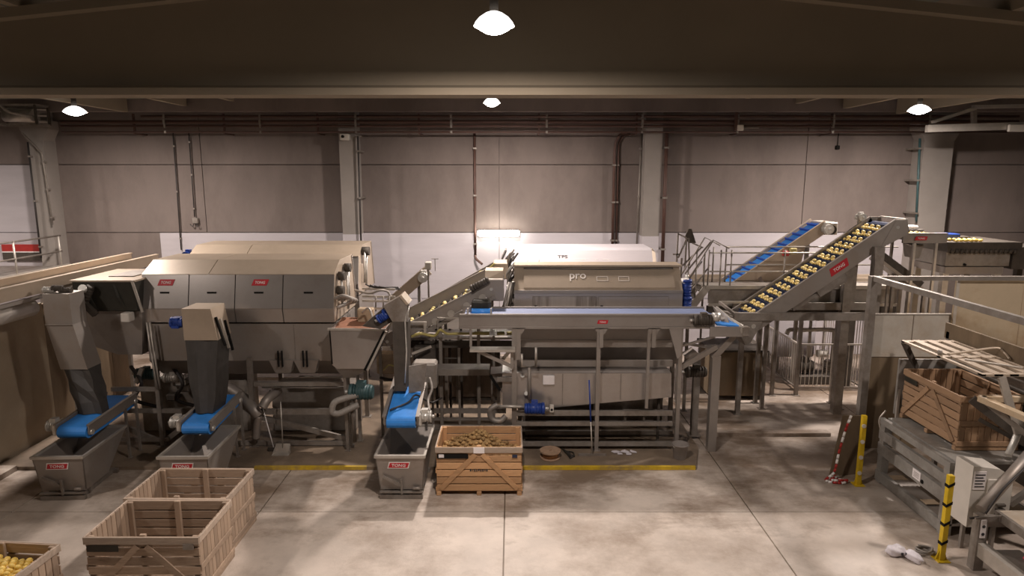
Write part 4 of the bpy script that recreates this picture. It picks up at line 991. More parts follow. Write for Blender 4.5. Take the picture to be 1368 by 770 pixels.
# ------------------------------------------------------------------ transfer conveyor at its end
t = thing('transfer_conveyor', 'short transfer conveyor with vivid blue belt on a branching post', 'conveyor', at(948, 592, 15.3))
zt = zat(437, 14.9)
xa, xb = xat(950, 15, 3.2), xat(992, 15, 3.2)
B().prism([(xa + .12, 14.95, zt + .06), (xa + .12, 15.95, zt + .12), (xb - .1, 15.95, zt + .06), (xb - .1, 14.95, zt + .02)], (0, 0, -.04)).obj('belt', 'bluebelt', t)
B().prism([(xa - .05, 14.9, zt), (xb + .03, 14.9, zt), (xb + .03, 14.9, zt - .24), (xa - .05, 14.9, zt - .24)], (0, .04, 0)).obj('side_plate', 'steel', t)
B().prism([at(952, 408, 15.6), at(972, 424, 15.2), at(976, 437, 15.1), at(972, 437, 15.1), at(958, 424, 15.3)], (0, .03, 0)).obj('guard_plate', 'steelm', t)
bar(t, at(957, 411, 16.0), at(991, 440, 14.95), .05, .06, 'galvl', 'edge_rail')
B().cyl((xb, 14.88, zt - .08), (xb, 15.9, zt - .08), .09, 12).obj('roller', 'galvl', t)
p = at(995, 443, 14.9); B().bbox(p.x - .06, p.x + .1, 14.85, 15.0, p.z - .12, p.z + .12, .02).obj('gearbox', 'galv', t)
xp = xat(952, 15.2, 1); B().box(xp - .1, xp + .1, 15.1, 15.3, 0, zat(475, 15.2)).obj('post', 'steelm', t)
bar(t, at(952, 478, 15.2), at(980, 448, 15.2), .16, .14, 'steelm', 'branch'); bar(t, at(911, 490, 15.15), at(958, 463, 15.15), .08, .12, 'steelm', 'branch')
bar(t, at(912, 462, 15.1), at(955, 450, 15.1), .05, .05, 'steelm', 'stay'); bar(t, at(913, 459, 15.3), at(966, 467, 15.3), .06, .06, 'galv', 'stay')
B().prism([at(914, 476, 15.4), at(928, 468, 15.4), at(940, 478, 15.4), at(924, 487, 15.4)], (0, .3, 0)).obj('deflector', 'steelm', t)
motor(t, at(930, 497, 15.6), (1, 0, 0), .14, .5, 'dark')
x2 = xat(928, 16.0, .8); leg(t, x2, 16.0, PLZ, 2.2, .16, 'galv', 'rear_post')

# brown tanks added to darken the bright gap between the lines
t = thing('shade_fill_tank', 'wide brown tank added to darken the gap between the machine lines', 'tank', (-1.3, 20.5, PLZ))
for x in (-2.2, -1.6, -1.0): B().bbox(x, x + .58, 18.5, 22.6, PLZ + .12, 1.9, .03).obj('tank_section', 'brown_shade', t)
for x in (-2.22, -1.61, -1.01, -.4): B().box(x - .04, x + .04, 18.4, 18.5, PLZ, 1.95).obj('stiffener', 'dark', t)
B().box(-2.27, -.36, 18.4, 22.65, 1.9, 1.98).obj('rim', 'dark', t); B().box(-2.2, -.4, 18.6, 22.5, PLZ, PLZ + .12).obj('base', 'dark', t)
t = thing('shade_fill_tank', 'low dark tank added to darken the gap between the bare-hooded washer and the wall', 'tank', (-3.0, 21.5, PLZ))  # second added tank, darkens the view toward the wall
B().bbox(-4.2, -2.4, 20.4, 22.6, PLZ, 1.7, .03).obj('tank_body', 'brown_shade', t); B().box(-4.24, -2.36, 20.36, 22.64, 1.66, 1.72).obj('rim', 'dark', t)

# ================================================================== ELEVATORS, PLATFORM AND RAILS
PV = []
for k in range(4):
    import bmesh
    bm = bmesh.new(); bmesh.ops.create_icosphere(bm, subdivisions=2, radius=1)
    rr = random.Random(k); a, b_, c_ = rr.uniform(1.15, 1.45), rr.uniform(.92, 1.05), rr.uniform(.82, .95); ph = rr.uniform(0, 6)
    for v in bm.verts:
        q = 1 + .07 * math.sin(3 * v.co.x + ph) + .05 * math.sin(4 * v.co.y - ph)
        v.co = Vector((v.co.x * a * q, v.co.y * b_ * q, v.co.z * c_ * q))
    for f in bm.faces: f.smooth = True
    PV.append(bm)
POT = {}
def potato(name, loc, r, matkey, label, group, rng):
    k = rng.randrange(4)
    if (k, matkey) not in POT:
        me = bpy.data.meshes.new('potato'); PV[k].to_mesh(me); me.materials.append(M[matkey]); POT[k, matkey] = me
    o = bpy.data.objects.new(name, POT[k, matkey]); COL.objects.link(o)
    o.location = loc; o.scale = (r, r, r); o.rotation_euler = (rng.uniform(-.5, .5), rng.uniform(-.5, .5), rng.uniform(0, 6.3))
    o['label'] = label; o['category'] = 'potato'; o['group'] = group
    return o
rng = random.Random(3)
# washed potatoes on the middle incline
d = (INC_C - INC_A).normalized(); n = Vector((-d.z, 0, d.x))
for k in range(8):
    P = INC_A.lerp(INC_C, (k + 1.0) / 9)
    for j in range(4):
        q = P + d * rng.uniform(-.05, .05) + Vector((0, -.30 + j * .2, 0)) + n * .042
        potato('potato', q, rng.uniform(.04, .052), 'potatop', 'washed golden potato riding the incline to the brush polisher', 'potatoes on the incline to the polisher', rng)

# big potato elevator
t = thing('potato_elevator', 'steep steel elevator carrying rows of washed potatoes up dark cleats', 'conveyor', at(1160, 560, 16.9))
ym = 17.05; W = 1.15
Af, Cf = at(1008, 427, ym - W / 2), at(1196, 300, ym - W / 2)
A = Vector((Af.x - .1, ym, Af.z - .06)); C = Vector((Cf.x, ym, Cf.z - .0))
d = (C - A).normalized(); n = Vector((-d.z, 0, d.x))
conveyor(t, A, C, W, .42, 'bluedark', 'steelm', over=.11, cleats=16, cleat_h=.06, cleat_mat='bluedark')
Ltot = (C - A).length
# head box, side sticker, lower frame, supports
B().prism([C + Vector((.0, -W / 2 - .04, .12)), C + Vector((.28, -W / 2 - .04, .12)), C + Vector((.34, -W / 2 - .04, -.24)), C + Vector((-.35, -W / 2 - .04, -.62))], (0, .04, 0)).obj('head_plate', 'steelm', t)
B().prism([C + Vector((.0, W / 2, .12)), C + Vector((.28, W / 2, .12)), C + Vector((.34, W / 2, -.24)), C + Vector((-.35, W / 2, -.62))], (0, .04, 0)).obj('head_plate', 'steelm', t)
B().beam(C + Vector((.27, -W / 2, .12)), C + Vector((.27, W / 2, .12)), .06, .05).obj('head_bar', 'galvl', t)
B().prism([C + Vector((.3, -W / 2, .0)), C + Vector((.3, W / 2, .0)), C + Vector((.36, W / 2, -.2)), C + Vector((.36, -W / 2, -.2))], (.02, 0, 0)).obj('drop_curtain', 'black', t)
sc = A.lerp(C, .60) + Vector((0, -W / 2 - .032, 0)) - n * .1
sticker(t, sc, d, n, .52, .2)
motor(t, C + Vector((-.2, W / 2 + .16, .10)), (0, 1, 0), .1, .3, 'alu'); B().cbox(C + Vector((-.2, W / 2 + .06, .0)), .22, .08, .3).obj('motor_mount', 'galv', t)
bar(t, A.lerp(C, .25) + Vector((0, -W / 2 + .1, 0)) - n * .38, A.lerp(C, .62) + Vector((0, -W / 2 + .1, 0)) - n * .48, .1, .12, 'galv', 'under_frame')
B().prism([A.lerp(C, .42) + Vector((0, -W / 2, 0)) - n * .3, A.lerp(C, .62) + Vector((0, -W / 2, 0)) - n * .3, A.lerp(C, .60) + Vector((0, -W / 2, 0)) - n * .55, A.lerp(C, .42) + Vector((0, -W / 2, 0)) - n * .5], (0, .05, 0)).obj('drip_tray', 'galv', t)
# foot trough and base beam
zb = zat(423, 16.4)
B().beam((xat(980, 16.4, zb), 16.4, zb), (xat(1160, 16.4, zb), 16.4, zb), .12, .20).obj('base_beam', 'galv', t)
B().beam((xat(980, 17.7, zb), 17.75, zb), (xat(1160, 17.7, zb), 17.75, zb), .12, .20).obj('base_beam', 'galv', t)
pA, pB = at(961, 404, 17.5), at(988, 425, 16.4)
bar(t, pA, pB, .05, .08, 'steelm', 'trough_rail'); bar(t, at(961, 404, 17.5), at(1000, 404, 17.5), .05, .06, 'galvl', 'trough_rail')
B().prism([at(978, 424, 16.38), at(1012, 428, 16.38), at(1020, 428, 16.38), at(1003, 458, 16.38), at(996, 462, 16.38)], (0, .9, 0)).obj('foot_trough', 'galv', t)
B().cyl(A + Vector((.05, -W / 2 - .1, -.1)), A + Vector((.05, W / 2 + .1, -.1)), .06, 10).obj('tail_shaft', 'alu', t)
xp = xat(1162, 16.35, 2.5)
B().box(xp - .11, xp + .11, 16.25, 16.45, 0, zat(330, 16.35)).obj('post', 'galv', t)
B().box(xp - .11, xp + .11, 17.65, 17.85, 0, zat(330, 16.35)).obj('post', 'galv', t)
for px, pt in ((1141, 348), (1133, 352)):
    x = xat(px, 17.75, 4); B().box(x - .06, x + .06, 17.7, 17.82, zb, zat(pt, 17.75)).obj('strut', 'galv', t)
for px in (1000,):
    x = xat(px, 16.4, 1); leg(t, x + .2, 17.7, 0, zb, .12)
# potato rows
rows = 15
for k in range(rows):
    P = A + d * (Ltot * (k + .5) / 16 + .085)
    for j in range(7):
        q = P + Vector((0, -W / 2 + .15 + j * .142 + rng.uniform(-.008, .008), 0)) + d * rng.uniform(-.012, .02) + n * .040
        potato('potato', q, rng.uniform(.042, .047), 'potatop', 'washed yellow potato riding between the cleats of the big elevator', 'potatoes on the big elevator', rng)
    for j in range(3):
        q = P + Vector((0, -W / 2 + .22 + j * .284 + rng.uniform(-.01, .01), 0)) + d * rng.uniform(.03, .045) + n * .115
        potato('potato', q, rng.uniform(.042, .047), 'potatop', 'washed yellow potato riding between the cleats of the big elevator', 'potatoes on the big elevator', rng)

# empty blue elevator behind
t = thing('blue_elevator', 'empty inclined conveyor with bright blue cleated belt near the wall', 'conveyor', at(1050, 560, 19.4))
ym2 = 19.3; W2 = .85
Af, Cf = at(981, 380, ym2 - W2 / 2), at(1101, 300, ym2 - W2 / 2)
A2 = Vector((Af.x, ym2, Af.z)); C2 = Vector((Cf.x, ym2, Cf.z))
d2 = (C2 - A2).normalized(); n2 = Vector((-d2.z, 0, d2.x))
conveyor(t, A2, C2, W2, .32, 'bluebelt', 'hood', over=.08, cleats=12, cleat_h=.07, cleat_mat='bluemotor')
B().prism([A2.lerp(C2, .25) + Vector((0, -W2 / 2, 0)) - n2 * .24, A2.lerp(C2, .75) + Vector((0, -W2 / 2, 0)) - n2 * .24, A2.lerp(C2, .62) + Vector((0, -W2 / 2, 0)) - n2 * .62, A2.lerp(C2, .25) + Vector((0, -W2 / 2, 0)) - n2 * .55], (0, .5, 0)).obj('belly_cover', 'hood', t)
motor(t, C2 + Vector((.02, -W2 / 2 - .14, -.12)), (0, 1, 0), .13, .35, 'alu'); B().bbox(C2.x + .0, C2.x + .38, ym2 - W2 / 2 - .05, ym2 + W2 / 2, C2.z - .3, C2.z + .06, .02).obj('head_box', 'galvl', t)
B().cyl(C2 + Vector((.18, -W2 / 2 - .12, -.15)), C2 + Vector((.18, -W2 / 2 - .06, -.15)), .14, 14).obj('drive_wheel', 'dark', t)
p = A2.lerp(C2, .58) + Vector((0, -W2 / 2 - .05, -.1)); B().bbox(p.x - .14, p.x + .05, p.y - .1, p.y, p.z - .07, p.z + .08, .02).obj('stop_button_box', 'redplastic', t)
B().bbox(p.x + .06, p.x + .26, p.y - .1, p.y, p.z - .02, p.z + .16, .02).obj('control_box', 'yellowcable', t)
for q, w_ in ((.6, .1), (.9, .1)):
    P = A2.lerp(C2, q); leg(t, P.x, ym2, 0, P.z - .2, w_)

# platform with rails, steps
t = thing('access_platform', 'steel access platform with pipe hand rails and steep steps', 'platform', at(1050, 560, 18.3))
zp = zat(383, 17.9)
xa, xb = xat(943, 17.9, zp), xat(1200, 17.9, zp)
B().box(xa, xb, 17.9, 18.75, zp - .05, zp).obj('deck', 'galv', t)
B().box(xa, xb, 17.86, 17.92, zp - .07, zp + .03).obj('toe_board', 'galvl', t)
B().box(xa + .1, xb, 17.93, 18.0, zp - .48, zp - .07).obj('edge_beam', 'galv', t)
B().box(xa + .1, xb, 17.88, 17.93, zp - .56, zp - .48).obj('lower_flange', 'galvl', t)
B().box(xa + .1, xb, 17.9, 18.1, zp - .78, zp - .58).obj('cable_tray', 'dark', t)
zt = [zat(338, 17.9), zat(363, 17.9)]
for z in zt: pipe(t, [(xat(948, 17.9, z), 17.9, z), (xat(1128, 17.9, z), 17.9, z)], .022, 'galvl', 'hand_rail')
z3, z4 = zat(330, 18.7), zat(354, 18.7)
for z in (z3, z4): pipe(t, [(xat(970, 18.7, z), 18.7, z), (xat(1200, 18.7, z), 18.7, z)], .022, 'galvl', 'hand_rail')
for px in (946, 962, 976, 1047): pipe(t, [(xat(px, 17.9, 4), 17.9, zp - .05), (xat(px, 17.9, 4), 17.9, zt[0] + .08)], .022, 'galv', 'rail_post')
for px in (952, 969, 1075, 1130): pipe(t, [(xat(px, 18.7, 4), 18.7, zp - .05), (xat(px, 18.7, 4), 18.7, z3)], .022, 'galv', 'rail_post')
for px in (1020, 1125, 1190): 
    for y in (18.1, 18.6): leg(t, xat(px, 18.1, 1), y, 0, zp - .06, .1)
# steps: lower landing then four treads
xs0, zs0 = xat(914, 17.9, 2.9), zat(424, 17.9)
for y in (17.93, 18.72):
    bar(t, (xs0, y, zs0), (xa + .05, y, zp - .02), .05, .2, 'galvl', 'stringer')
    pipe(t, [(xs0 - .05, y, zs0 + .85), (xa + .15, y, zt[0] + .35), (xa + .6, y, zt[0] + .12)], .022, 'galv', 'stair_rail')
    pipe(t, [(xs0 - .05, y, zs0 + .4), (xa + .1, y, zp + .6)], .022, 'galv', 'stair_rail')
    for q in (.1, .5, .9):
        x = xs0 + (xa - xs0) * q; z = zs0 + (zp - zs0) * q; pipe(t, [(x, y, z), (x, y, z + 1.05)], .02, 'galv', 'rail_post')
    leg(t, xs0 + .12, y, 0, zs0 + .05, .08)
for k in range(4):
    q = (k + .4) / 4; x = xs0 + (xa - xs0) * q; z = zs0 + (zp - zs0) * q
    B().box(x - .1, x + .12, 17.95, 18.7, z - .015, z + .015).obj('tread', 'dark', t)
# raised hatch frame next to the steps
t = thing('gate_frame', 'small raised gate frame of bars with a tilted plate by the steps', 'gate', at(915, 370, 18.9))
for a, b_ in (((904, 350), (906, 312)), ((906, 345), (918, 318)), ((915, 360), (917, 322)), ((921, 355), (920, 318)), ((912, 355), (938, 330)), ((905, 312), (917, 318)), ((925, 325), (939, 331)), ((899, 340), (908, 340)), ((915, 366), (950, 323))):
    bar(t, at(*a, 18.9), at(*b_, 18.9), .04, .04, 'galv', 'bar')
B().prism([at(920, 306, 18.9), at(924, 306, 18.9), at(930, 325, 18.9), at(920, 325, 18.9), at(915, 317, 18.9)], (0, .05, 0)).obj('tilted_plate', 'dark', t)
for px in (906, 936): leg(t, xat(px, 18.95, 2), 18.95, 0, zat(345, 18.95), .05)

# trough conveyor beyond the platform
t = thing('low_trough', 'pale low trough conveyor running beyond the access platform', 'conveyor', at(1000, 560, 20.6))
zz = zat(372, 20.0)
B().box(xat(930, 20, zz), xat(1200, 20, zz), 20.0, 20.05, zz - .35, zz).obj('side_plate', 'hood', t)
B().box(xat(930, 20, zz), xat(1200, 20, zz), 20.8, 20.85, zz - .35, zz).obj('side_plate', 'hood', t)
B().box(xat(930, 20, zz), xat(1200, 20, zz), 20.05, 20.8, zz - .25, zz - .2).obj('belt', 'dark', t)
for px in (950, 1060, 1180): leg(t, xat(px, 20.4, 1), 20.4, 0, zz - .25, .1)

# delivery table with potatoes at the elevator head
t = thing('delivery_table', 'flat steel delivery table with a red sticker at the elevator head', 'conveyor', at(1228, 560, 17.2))
Yd = 16.7; zt_, zb_ = zat(312, Yd), zat(325, Yd)
xa, xb = xat(1207, Yd, 5.2), xat(1266, Yd, 5.2)
sd = B().box(xa, xb, Yd, Yd + .05, zb_, zt_); sd.box(xa, xb, Yd - .03, Yd + .06, zt_ - .02, zt_ + .01); sd.obj('side_plate', 'steelm', t)
B().box(xa, xb, Yd + 1.0, Yd + 1.05, zb_, zt_ + .02).obj('side_plate', 'steelm', t)
B().box(xa, xb, Yd + .05, Yd + 1.0, zt_ - .12, zt_ - .08).obj('belt', 'bluedark', t)
sticker(t, (xat(1230, Yd, 5.2), Yd - .035, (zt_ + zb_) / 2), (1, 0, 0), (0, 0, 1), .3, .1)
for px in (1217, 1246): leg(t, xat(px, Yd, 4), Yd + .02, 0, zb_, .06, 'galvl'); leg(t, xat(px, Yd, 4), Yd + 1.0, 0, zb_, .06, 'galv')
B().prism([at(1218, 327, Yd + .3), at(1234, 327, Yd + .3), at(1228, 345, Yd + .3), at(1220, 345, Yd + .3)], (0, .4, 0)).obj('drop_spout', 'galv', t)
for k in range(18):
    x = xat(1214, Yd, 5.2) + (k % 6) * .125 + rng.uniform(-.008, .008) + .05 * ((k // 6) % 2); y = Yd + .2 + (k // 6) * .24 + rng.uniform(-.03, .03)
    potato('potato', (x, y, zt_ - .08 + .042), rng.uniform(.042, .048), 'potatoy', 'washed yellow potato lying on the delivery table', 'potatoes on the delivery table', rng)
bt = tag(B().bbox(xat(1222, 17.5, 5.4), xat(1236, 17.5, 5.4), 17.75, 18.0, zt_ + .02, zt_ + .12, .03).obj('table_lamp_housing', 'white'), 'small white cover standing on the back edge of the delivery table', 'cover')
# diagonal discharge chute
t = thing('discharge_chute', 'grimy sloping discharge chute under the delivery table', 'chute', at(1225, 560, 17.9))
bar(t, at(1170, 345, 17.2), at(1232, 392, 17.2), .55, .14, 'steelm', 'chute_bed'); bar(t, at(1174, 338, 16.95), at(1231, 381, 16.95), .05, .18, 'dark', 'chute_wall')
leg(t, xat(1184, 17.2, 2), 17.2, 0, zat(361, 17.2), .08); leg(t, xat(1226, 17.2, 2), 17.2, 0, zat(394, 17.2), .08)

# receiving hopper with corrugated collar
t = thing('receiving_hopper', 'large grey receiving hopper with ribbed rubber collar', 'hopper', at(1315, 560, 18.0))
Yr = 17.2
xa, xb = xat(1267, Yr, 4.8), xat(1358, Yr, 4.8); zt_, zr_, zb_ = zat(324, Yr), zat(336, Yr), zat(356, Yr)
B().box(xa, xb - .1, Yr + .06, Yr + 1.6, zb_, zr_).obj('body', 'galv', t)
B().box(xa - .02, xb + .15, Yr, Yr + 1.7, zr_ - .02, zt_).obj('collar', 'dark', t)
for k in range(14):
    x = xa + .1 + k * (xb - xa) / 14; B().cyl((x, Yr - .005, zr_ - .06), (x, Yr - .005, zr_ + .05), .045, 8).obj('collar_rib', 'dark', t)
B().box(xa + .05, xb - .2, Yr + .1, Yr + 1.5, zb_ - .22, zb_ - .03).obj('lower_body', 'steelm', t)
for x in (xa + .1, xb - .3):
    for y in (Yr + .2, Yr + 1.4): leg(t, x, y, 0, zb_ - .2, .16, 'galvl')
B().bbox(xat(1273, Yr, 5), xat(1300, Yr, 5), Yr + .5, Yr + .9, zt_ - .02, zt_ + .18, .02).obj('blue_cover', 'bluemotor', t)
B().bbox(xat(1302, Yr, 5), xat(1318, Yr, 5), Yr + .6, Yr + .9, zt_ - .02, zt_ + .10, .02).obj('dark_cover', 'dark', t)
p = at(1290, 354, Yr); B().cyl((p.x, Yr, p.z), (p.x, Yr + .07, p.z), .03, 8).obj('bolt', 'black', t)
B().box(xb + .16, xb + 1.2, Yr + .3, Yr + 1.8, zat(362, Yr), zat(332, Yr)).obj('rear_box', 'dark', t)
leg(t, xb + .9, Yr + 1.0, 0, zat(360, Yr), .15, 'dark')
for k in range(18):
    x = xat(1281, Yr, 5) + (k % 6) * .132 + rng.uniform(-.008, .008) + .05 * ((k // 6) % 2); y = Yr + .1 + (k // 6) * .14 + rng.uniform(-.01, .01)
    potato('potato', (x, y, zt_ + .042), rng.uniform(.042, .048), 'potatoy', 'washed yellow potato heaped on the ribbed receiving hopper', 'potatoes on the receiving hopper', rng)

# ------------------------------------------------------------------ caged pump corner under the platform
t = thing('mesh_cage', 'galvanised barred safety cage around the pumps under the platform', 'cage', gnd(1063, 522))
c0 = gnd(1063, 522); Yc = c0.y; xc = c0.x; hz = 1.5
def fence(a, b_, nb, z0=.1, z1=hz):
    a = Vector(a); b_ = Vector(b_)
    bar(t, a + Vector((0, 0, z0)), b_ + Vector((0, 0, z0)), .05, .05, 'galv', 'frame_rail'); bar(t, a + Vector((0, 0, z1)), b_ + Vector((0, 0, z1)), .05, .05, 'galvl', 'frame_rail')
    for k in range(nb + 1):
        P = a.lerp(b_, k / nb)
        B().beam(P + Vector((0, 0, z0 if k not in (0, nb) else 0)), P + Vector((0, 0, z1)), .02 if k not in (0, nb) else .07, .02 if k not in (0, nb) else .07).obj('bar', 'galvl', t)
fence((xc, Yc, 0), (xc, 23.2, 0), 22)
fence((xc, Yc, 0), (xc + 2.1, Yc, 0), 16)
fence((xc + 2.1, Yc, 0), (xc + 2.1, 22.5, 0), 18, z1=2.3)
t = thing('water_tank', 'white rectangular water tank inside the barred cage', 'tank', (xc + 1.0, 22.2, 0))
B().bbox(xc + .15, xc + 1.5, 21.8, 22.9, .5, 1.9, .06).obj('tank_body', 'whitewall', t)
for dx in (.3, 1.35):
    for y in (21.95, 22.75): leg(t, xc + dx, y, 0, .52, .08)
B().cyl((xc + .8, 22.3, 1.88), (xc + .8, 22.3, 1.96), .2, 16).obj('lid', 'galv', t)
t = thing('cage_pump', 'pump set with bright bent pipework inside the barred cage', 'pump', (xc + .9, 20.6, 0))
B().bbox(xc + .3, xc + 1.8, 20.3, 21.0, 0, .3, .03).obj('base', 'dark', t)
motor(t, (xc + .6, 20.6, .55), (1, 0, 0), .2, .6, 'dark'); motor(t, (xc + 1.4, 20.6, .5), (0, 0, 1), .16, .5, 'galv', box=False)
pz = zat(441, 20.6)
pipe(t, curve([(xc - .05, 20.6, pz - .15), (xc + .05, 20.6, pz), (xc + .5, 20.6, pz), (xc + 1.35, 20.6, pz), (xc + 1.5, 20.6, pz - .15), (xc + 1.5, 20.6, .6)]), .07, 'galvl', 'pipe', 12)
pipe(t, [(xc + .72, 20.62, pz + .35), (xc + .72, 20.62, .3)], .05, 'galvl', 'pipe', 10)
B().box(xc + .55, xc + .62, 20.45, 20.75, 0.3, .9).obj('upright', 'galv', t); B().cyl((xc + .95, 20.5, 1.0), (xc + 1.25, 20.5, 1.0), .12, 14).obj('filter', 'ewhite', t)
t = tag(B().box(xc + 1.6, xc + 1.85, Yc + .3, Yc + .55, 0, 3.2).obj('support_post', 'dark'), 'dark steel support post inside the barred cage', 'post')
# dark bin on the floor under the platform
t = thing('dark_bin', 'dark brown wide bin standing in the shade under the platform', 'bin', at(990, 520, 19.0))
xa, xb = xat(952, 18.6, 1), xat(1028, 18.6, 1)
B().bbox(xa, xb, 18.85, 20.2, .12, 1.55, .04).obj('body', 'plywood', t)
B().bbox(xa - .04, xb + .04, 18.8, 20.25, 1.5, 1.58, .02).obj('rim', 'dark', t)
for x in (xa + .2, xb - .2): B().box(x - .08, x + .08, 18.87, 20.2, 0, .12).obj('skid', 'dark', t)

# ================================================================== WOODEN POTATO BOXES
BW, BD, BH = 1.83, 1.22, 1.08
def wooden_box(tone):
    """local: front long side at y=0, x centred, base at z=0"""
    t = bpy.data.objects.new('wooden_box', None); COL.objects.link(t); ORIGIN[t.name] = Vector((0, 0, 0))
    hx = BW / 2; mx, mz = tone + '_x', tone + '_z'; cache = {}
    def plank(name, x0, x1, y0, y1, z0, z1, m):
        key = (round(x1 - x0, 4), round(y1 - y0, 4), round(z1 - z0, 4), m)
        c = Vector(((x0 + x1) / 2, (y0 + y1) / 2, (z0 + z1) / 2))
        if key not in cache:
            sx, sy, sz = (x1 - x0) / 2, (y1 - y0) / 2, (z1 - z0) / 2
            o = B().bbox(-sx, sx, -sy, sy, -sz, sz, min(.009, min(sx, sy, sz) * .45)).obj(name, m, t); cache[key] = o.data
        else:
            o = bpy.data.objects.new(name, cache[key]); COL.objects.link(o); o.parent = t
        o.location = c; ORIGIN[o.name] = Vector((0, 0, 0))
        return o
    # skids and floor
    for x in (-hx + .06, 0, hx - .06): plank('skid', x - .05, x + .05, 0, BD, 0, .09, mx)
    for k in range(8): plank('floor_board', -hx + .03, hx - .03, .03 + k * .147, .03 + k * .147 + .135, .09, .115, mx)
    # long sides: six boards each
    zs = [.10 + k * .163 for k in range(6)]
    for y0, y1 in ((.02, .045), (BD - .045, BD - .02)):
        for k, z in enumerate(zs): plank('side_board', -hx + .02, hx - .02, y0, y1, z, z + .141 if k < 5 else BH, mx)
    # proud top rails
    mr = 'dark_x' if tone == 'dark' else 'pale_x'
    plank('top_rail', -hx, hx, -.005, .02, BH - .12, BH + .005, mr); plank('top_rail', -hx, hx, BD - .02, BD + .005, BH - .12, BH + .005, mr)
    # short sides: vertical slats, rails
    n = 9; wy = (BD - .09) / n
    for s in (-1, 1):
        xa, xb = (hx - .045, hx - .02) if s > 0 else (-hx + .02, -hx + .045)
        for k in range(n): plank('end_slat', xa, xb, .047 + k * wy, .047 + k * wy + wy - .012, .10, BH, mz)
        xr0, xr1 = (hx - .02, hx + .005) if s > 0 else (-hx - .005, -hx + .02)
        plank('end_rail', xr0, xr1, .02, BD - .02, BH - .11, BH + .005, mr); plank('end_rail', xr0, xr1, .02, BD - .02, .50, .60, mx); plank('end_rail', xr0, xr1, .02, BD - .02, .09, .19, mx)
    # inner posts
    for x in (-hx + .09, hx - .09):
        for y0, y1 in ((.046, .10), (BD - .10, BD - .046)): plank('corner_post', x - .045, x + .045, y0, y1, .115, BH - .005, mz)
    for y0, y1 in ((.046, .10), (BD - .10, BD - .046)): plank('middle_post', -.05, .05, y0, y1, .115, BH + .02, mz)
    # A-shaped braces on both long sides
    for y in (.008, BD - .008):
        for s in (-1, 1):
            o = B().beam((s * (hx - .1), y, .15), (s * .07, y, BH - .15), .024, .10).obj('brace', mx, t)
    return t
def place(tone_root, used, loc, rz, label, group):
    o = tone_root if not used else copy_tree(tone_root)
    o.location = loc; o.rotation_euler = (0, 0, rz); ORIGIN[o.name] = Vector((0, 0, 0))
    o['label'] = label; o['category'] = 'box'; o['group'] = group
    return o
GRP = 'wooden potato boxes'
greyb = wooden_box('grey'); fresh = wooden_box('fresh'); darkb = wooden_box('dark')
zt = BH
qa, qb = gnd(110, 719, zt), gnd(265, 719, zt)
bx1c = copy_tree(greyb)   # a clean copy source keeps its own placement
b1 = place(greyb, False, ((qa.x + qb.x) / 2, qa.y, 0), 0, 'empty wooden box with a dark green strip under its top rail', GRP)
qa2, qb2 = gnd(164, 667, zt), gnd(302, 667, zt)
b2 = place(bx1c, False, ((qa2.x + qb2.x) / 2, b1.location.y + BD + .03, 0), math.radians(-.6), 'empty wooden box pushed up behind the box with the green strip', GRP)
q3 = gnd(82, 723, zt)
b3s = copy_tree(b2)
b3 = place(b3s, False, (q3.x - BW / 2 - .06, q3.y - BD, 0), math.radians(-5), 'wooden box holding bright yellow washed potatoes', GRP)
qf0, qf1 = gnd(581, 598.5, zt), gnd(698, 598.5, zt)
b4 = place(fresh, False, ((qf0.x + qf1.x) / 2, qf0.y, 0), 0, 'fresh pine box heaped with earthy potatoes and bearing a white paper', GRP)
# box in the tipper: long side faces the hall
b5 = place(darkb, False, (8.48, 12.67, 1.50), math.radians(-90), 'dark wooden box held in the box tipper', GRP)
def onbox(box, name, x0, x1, z0, z1, m, label=None, y=-.012):
    o = B().box(x0, x1, y, y + .006, z0, z1).obj(name, m, box)
    if label: o['label'] = label
    return o
onbox(b1, 'stencil_strip', -.86, -.36, BH - .235, BH - .13, 'tarp', 'dark green painted strip')
onbox(b1, 'metal_tag', .66, .83, BH - .20, BH - .10, 'galv', 'grey metal tag', y=-.014)
onbox(b4, 'stencil_strip', -.88, -.22, BH - .24, BH - .14, 'black', 'black painted strip')
onbox(b4, 'paper_label', -.84, -.73, BH - .215, BH - .145, 'paper', 'small white label', y=-.018)
pp = onbox(b4, 'paper_sheet', -.11, .12, BH - .12, BH + .01, 'paper', 'white paper sheet stapled to the rail', y=-.014)
onbox(b4, 'corner_tag', .70, .81, BH - .22, BH - .15, 'bluedark', 'small purple-blue tag')
for k in range(9):
    x = -.19 + k * .043; onbox(b4, 'stencil_mark', x, x + .03, .55 + .01 * math.sin(k * 2), .585 + .012 * math.cos(k * 3), 'printdark', y=.006)
onbox(b5, 'stencil_strip', -.84, -.40, BH - .235, BH - .13, 'tarp', 'dark painted strip')

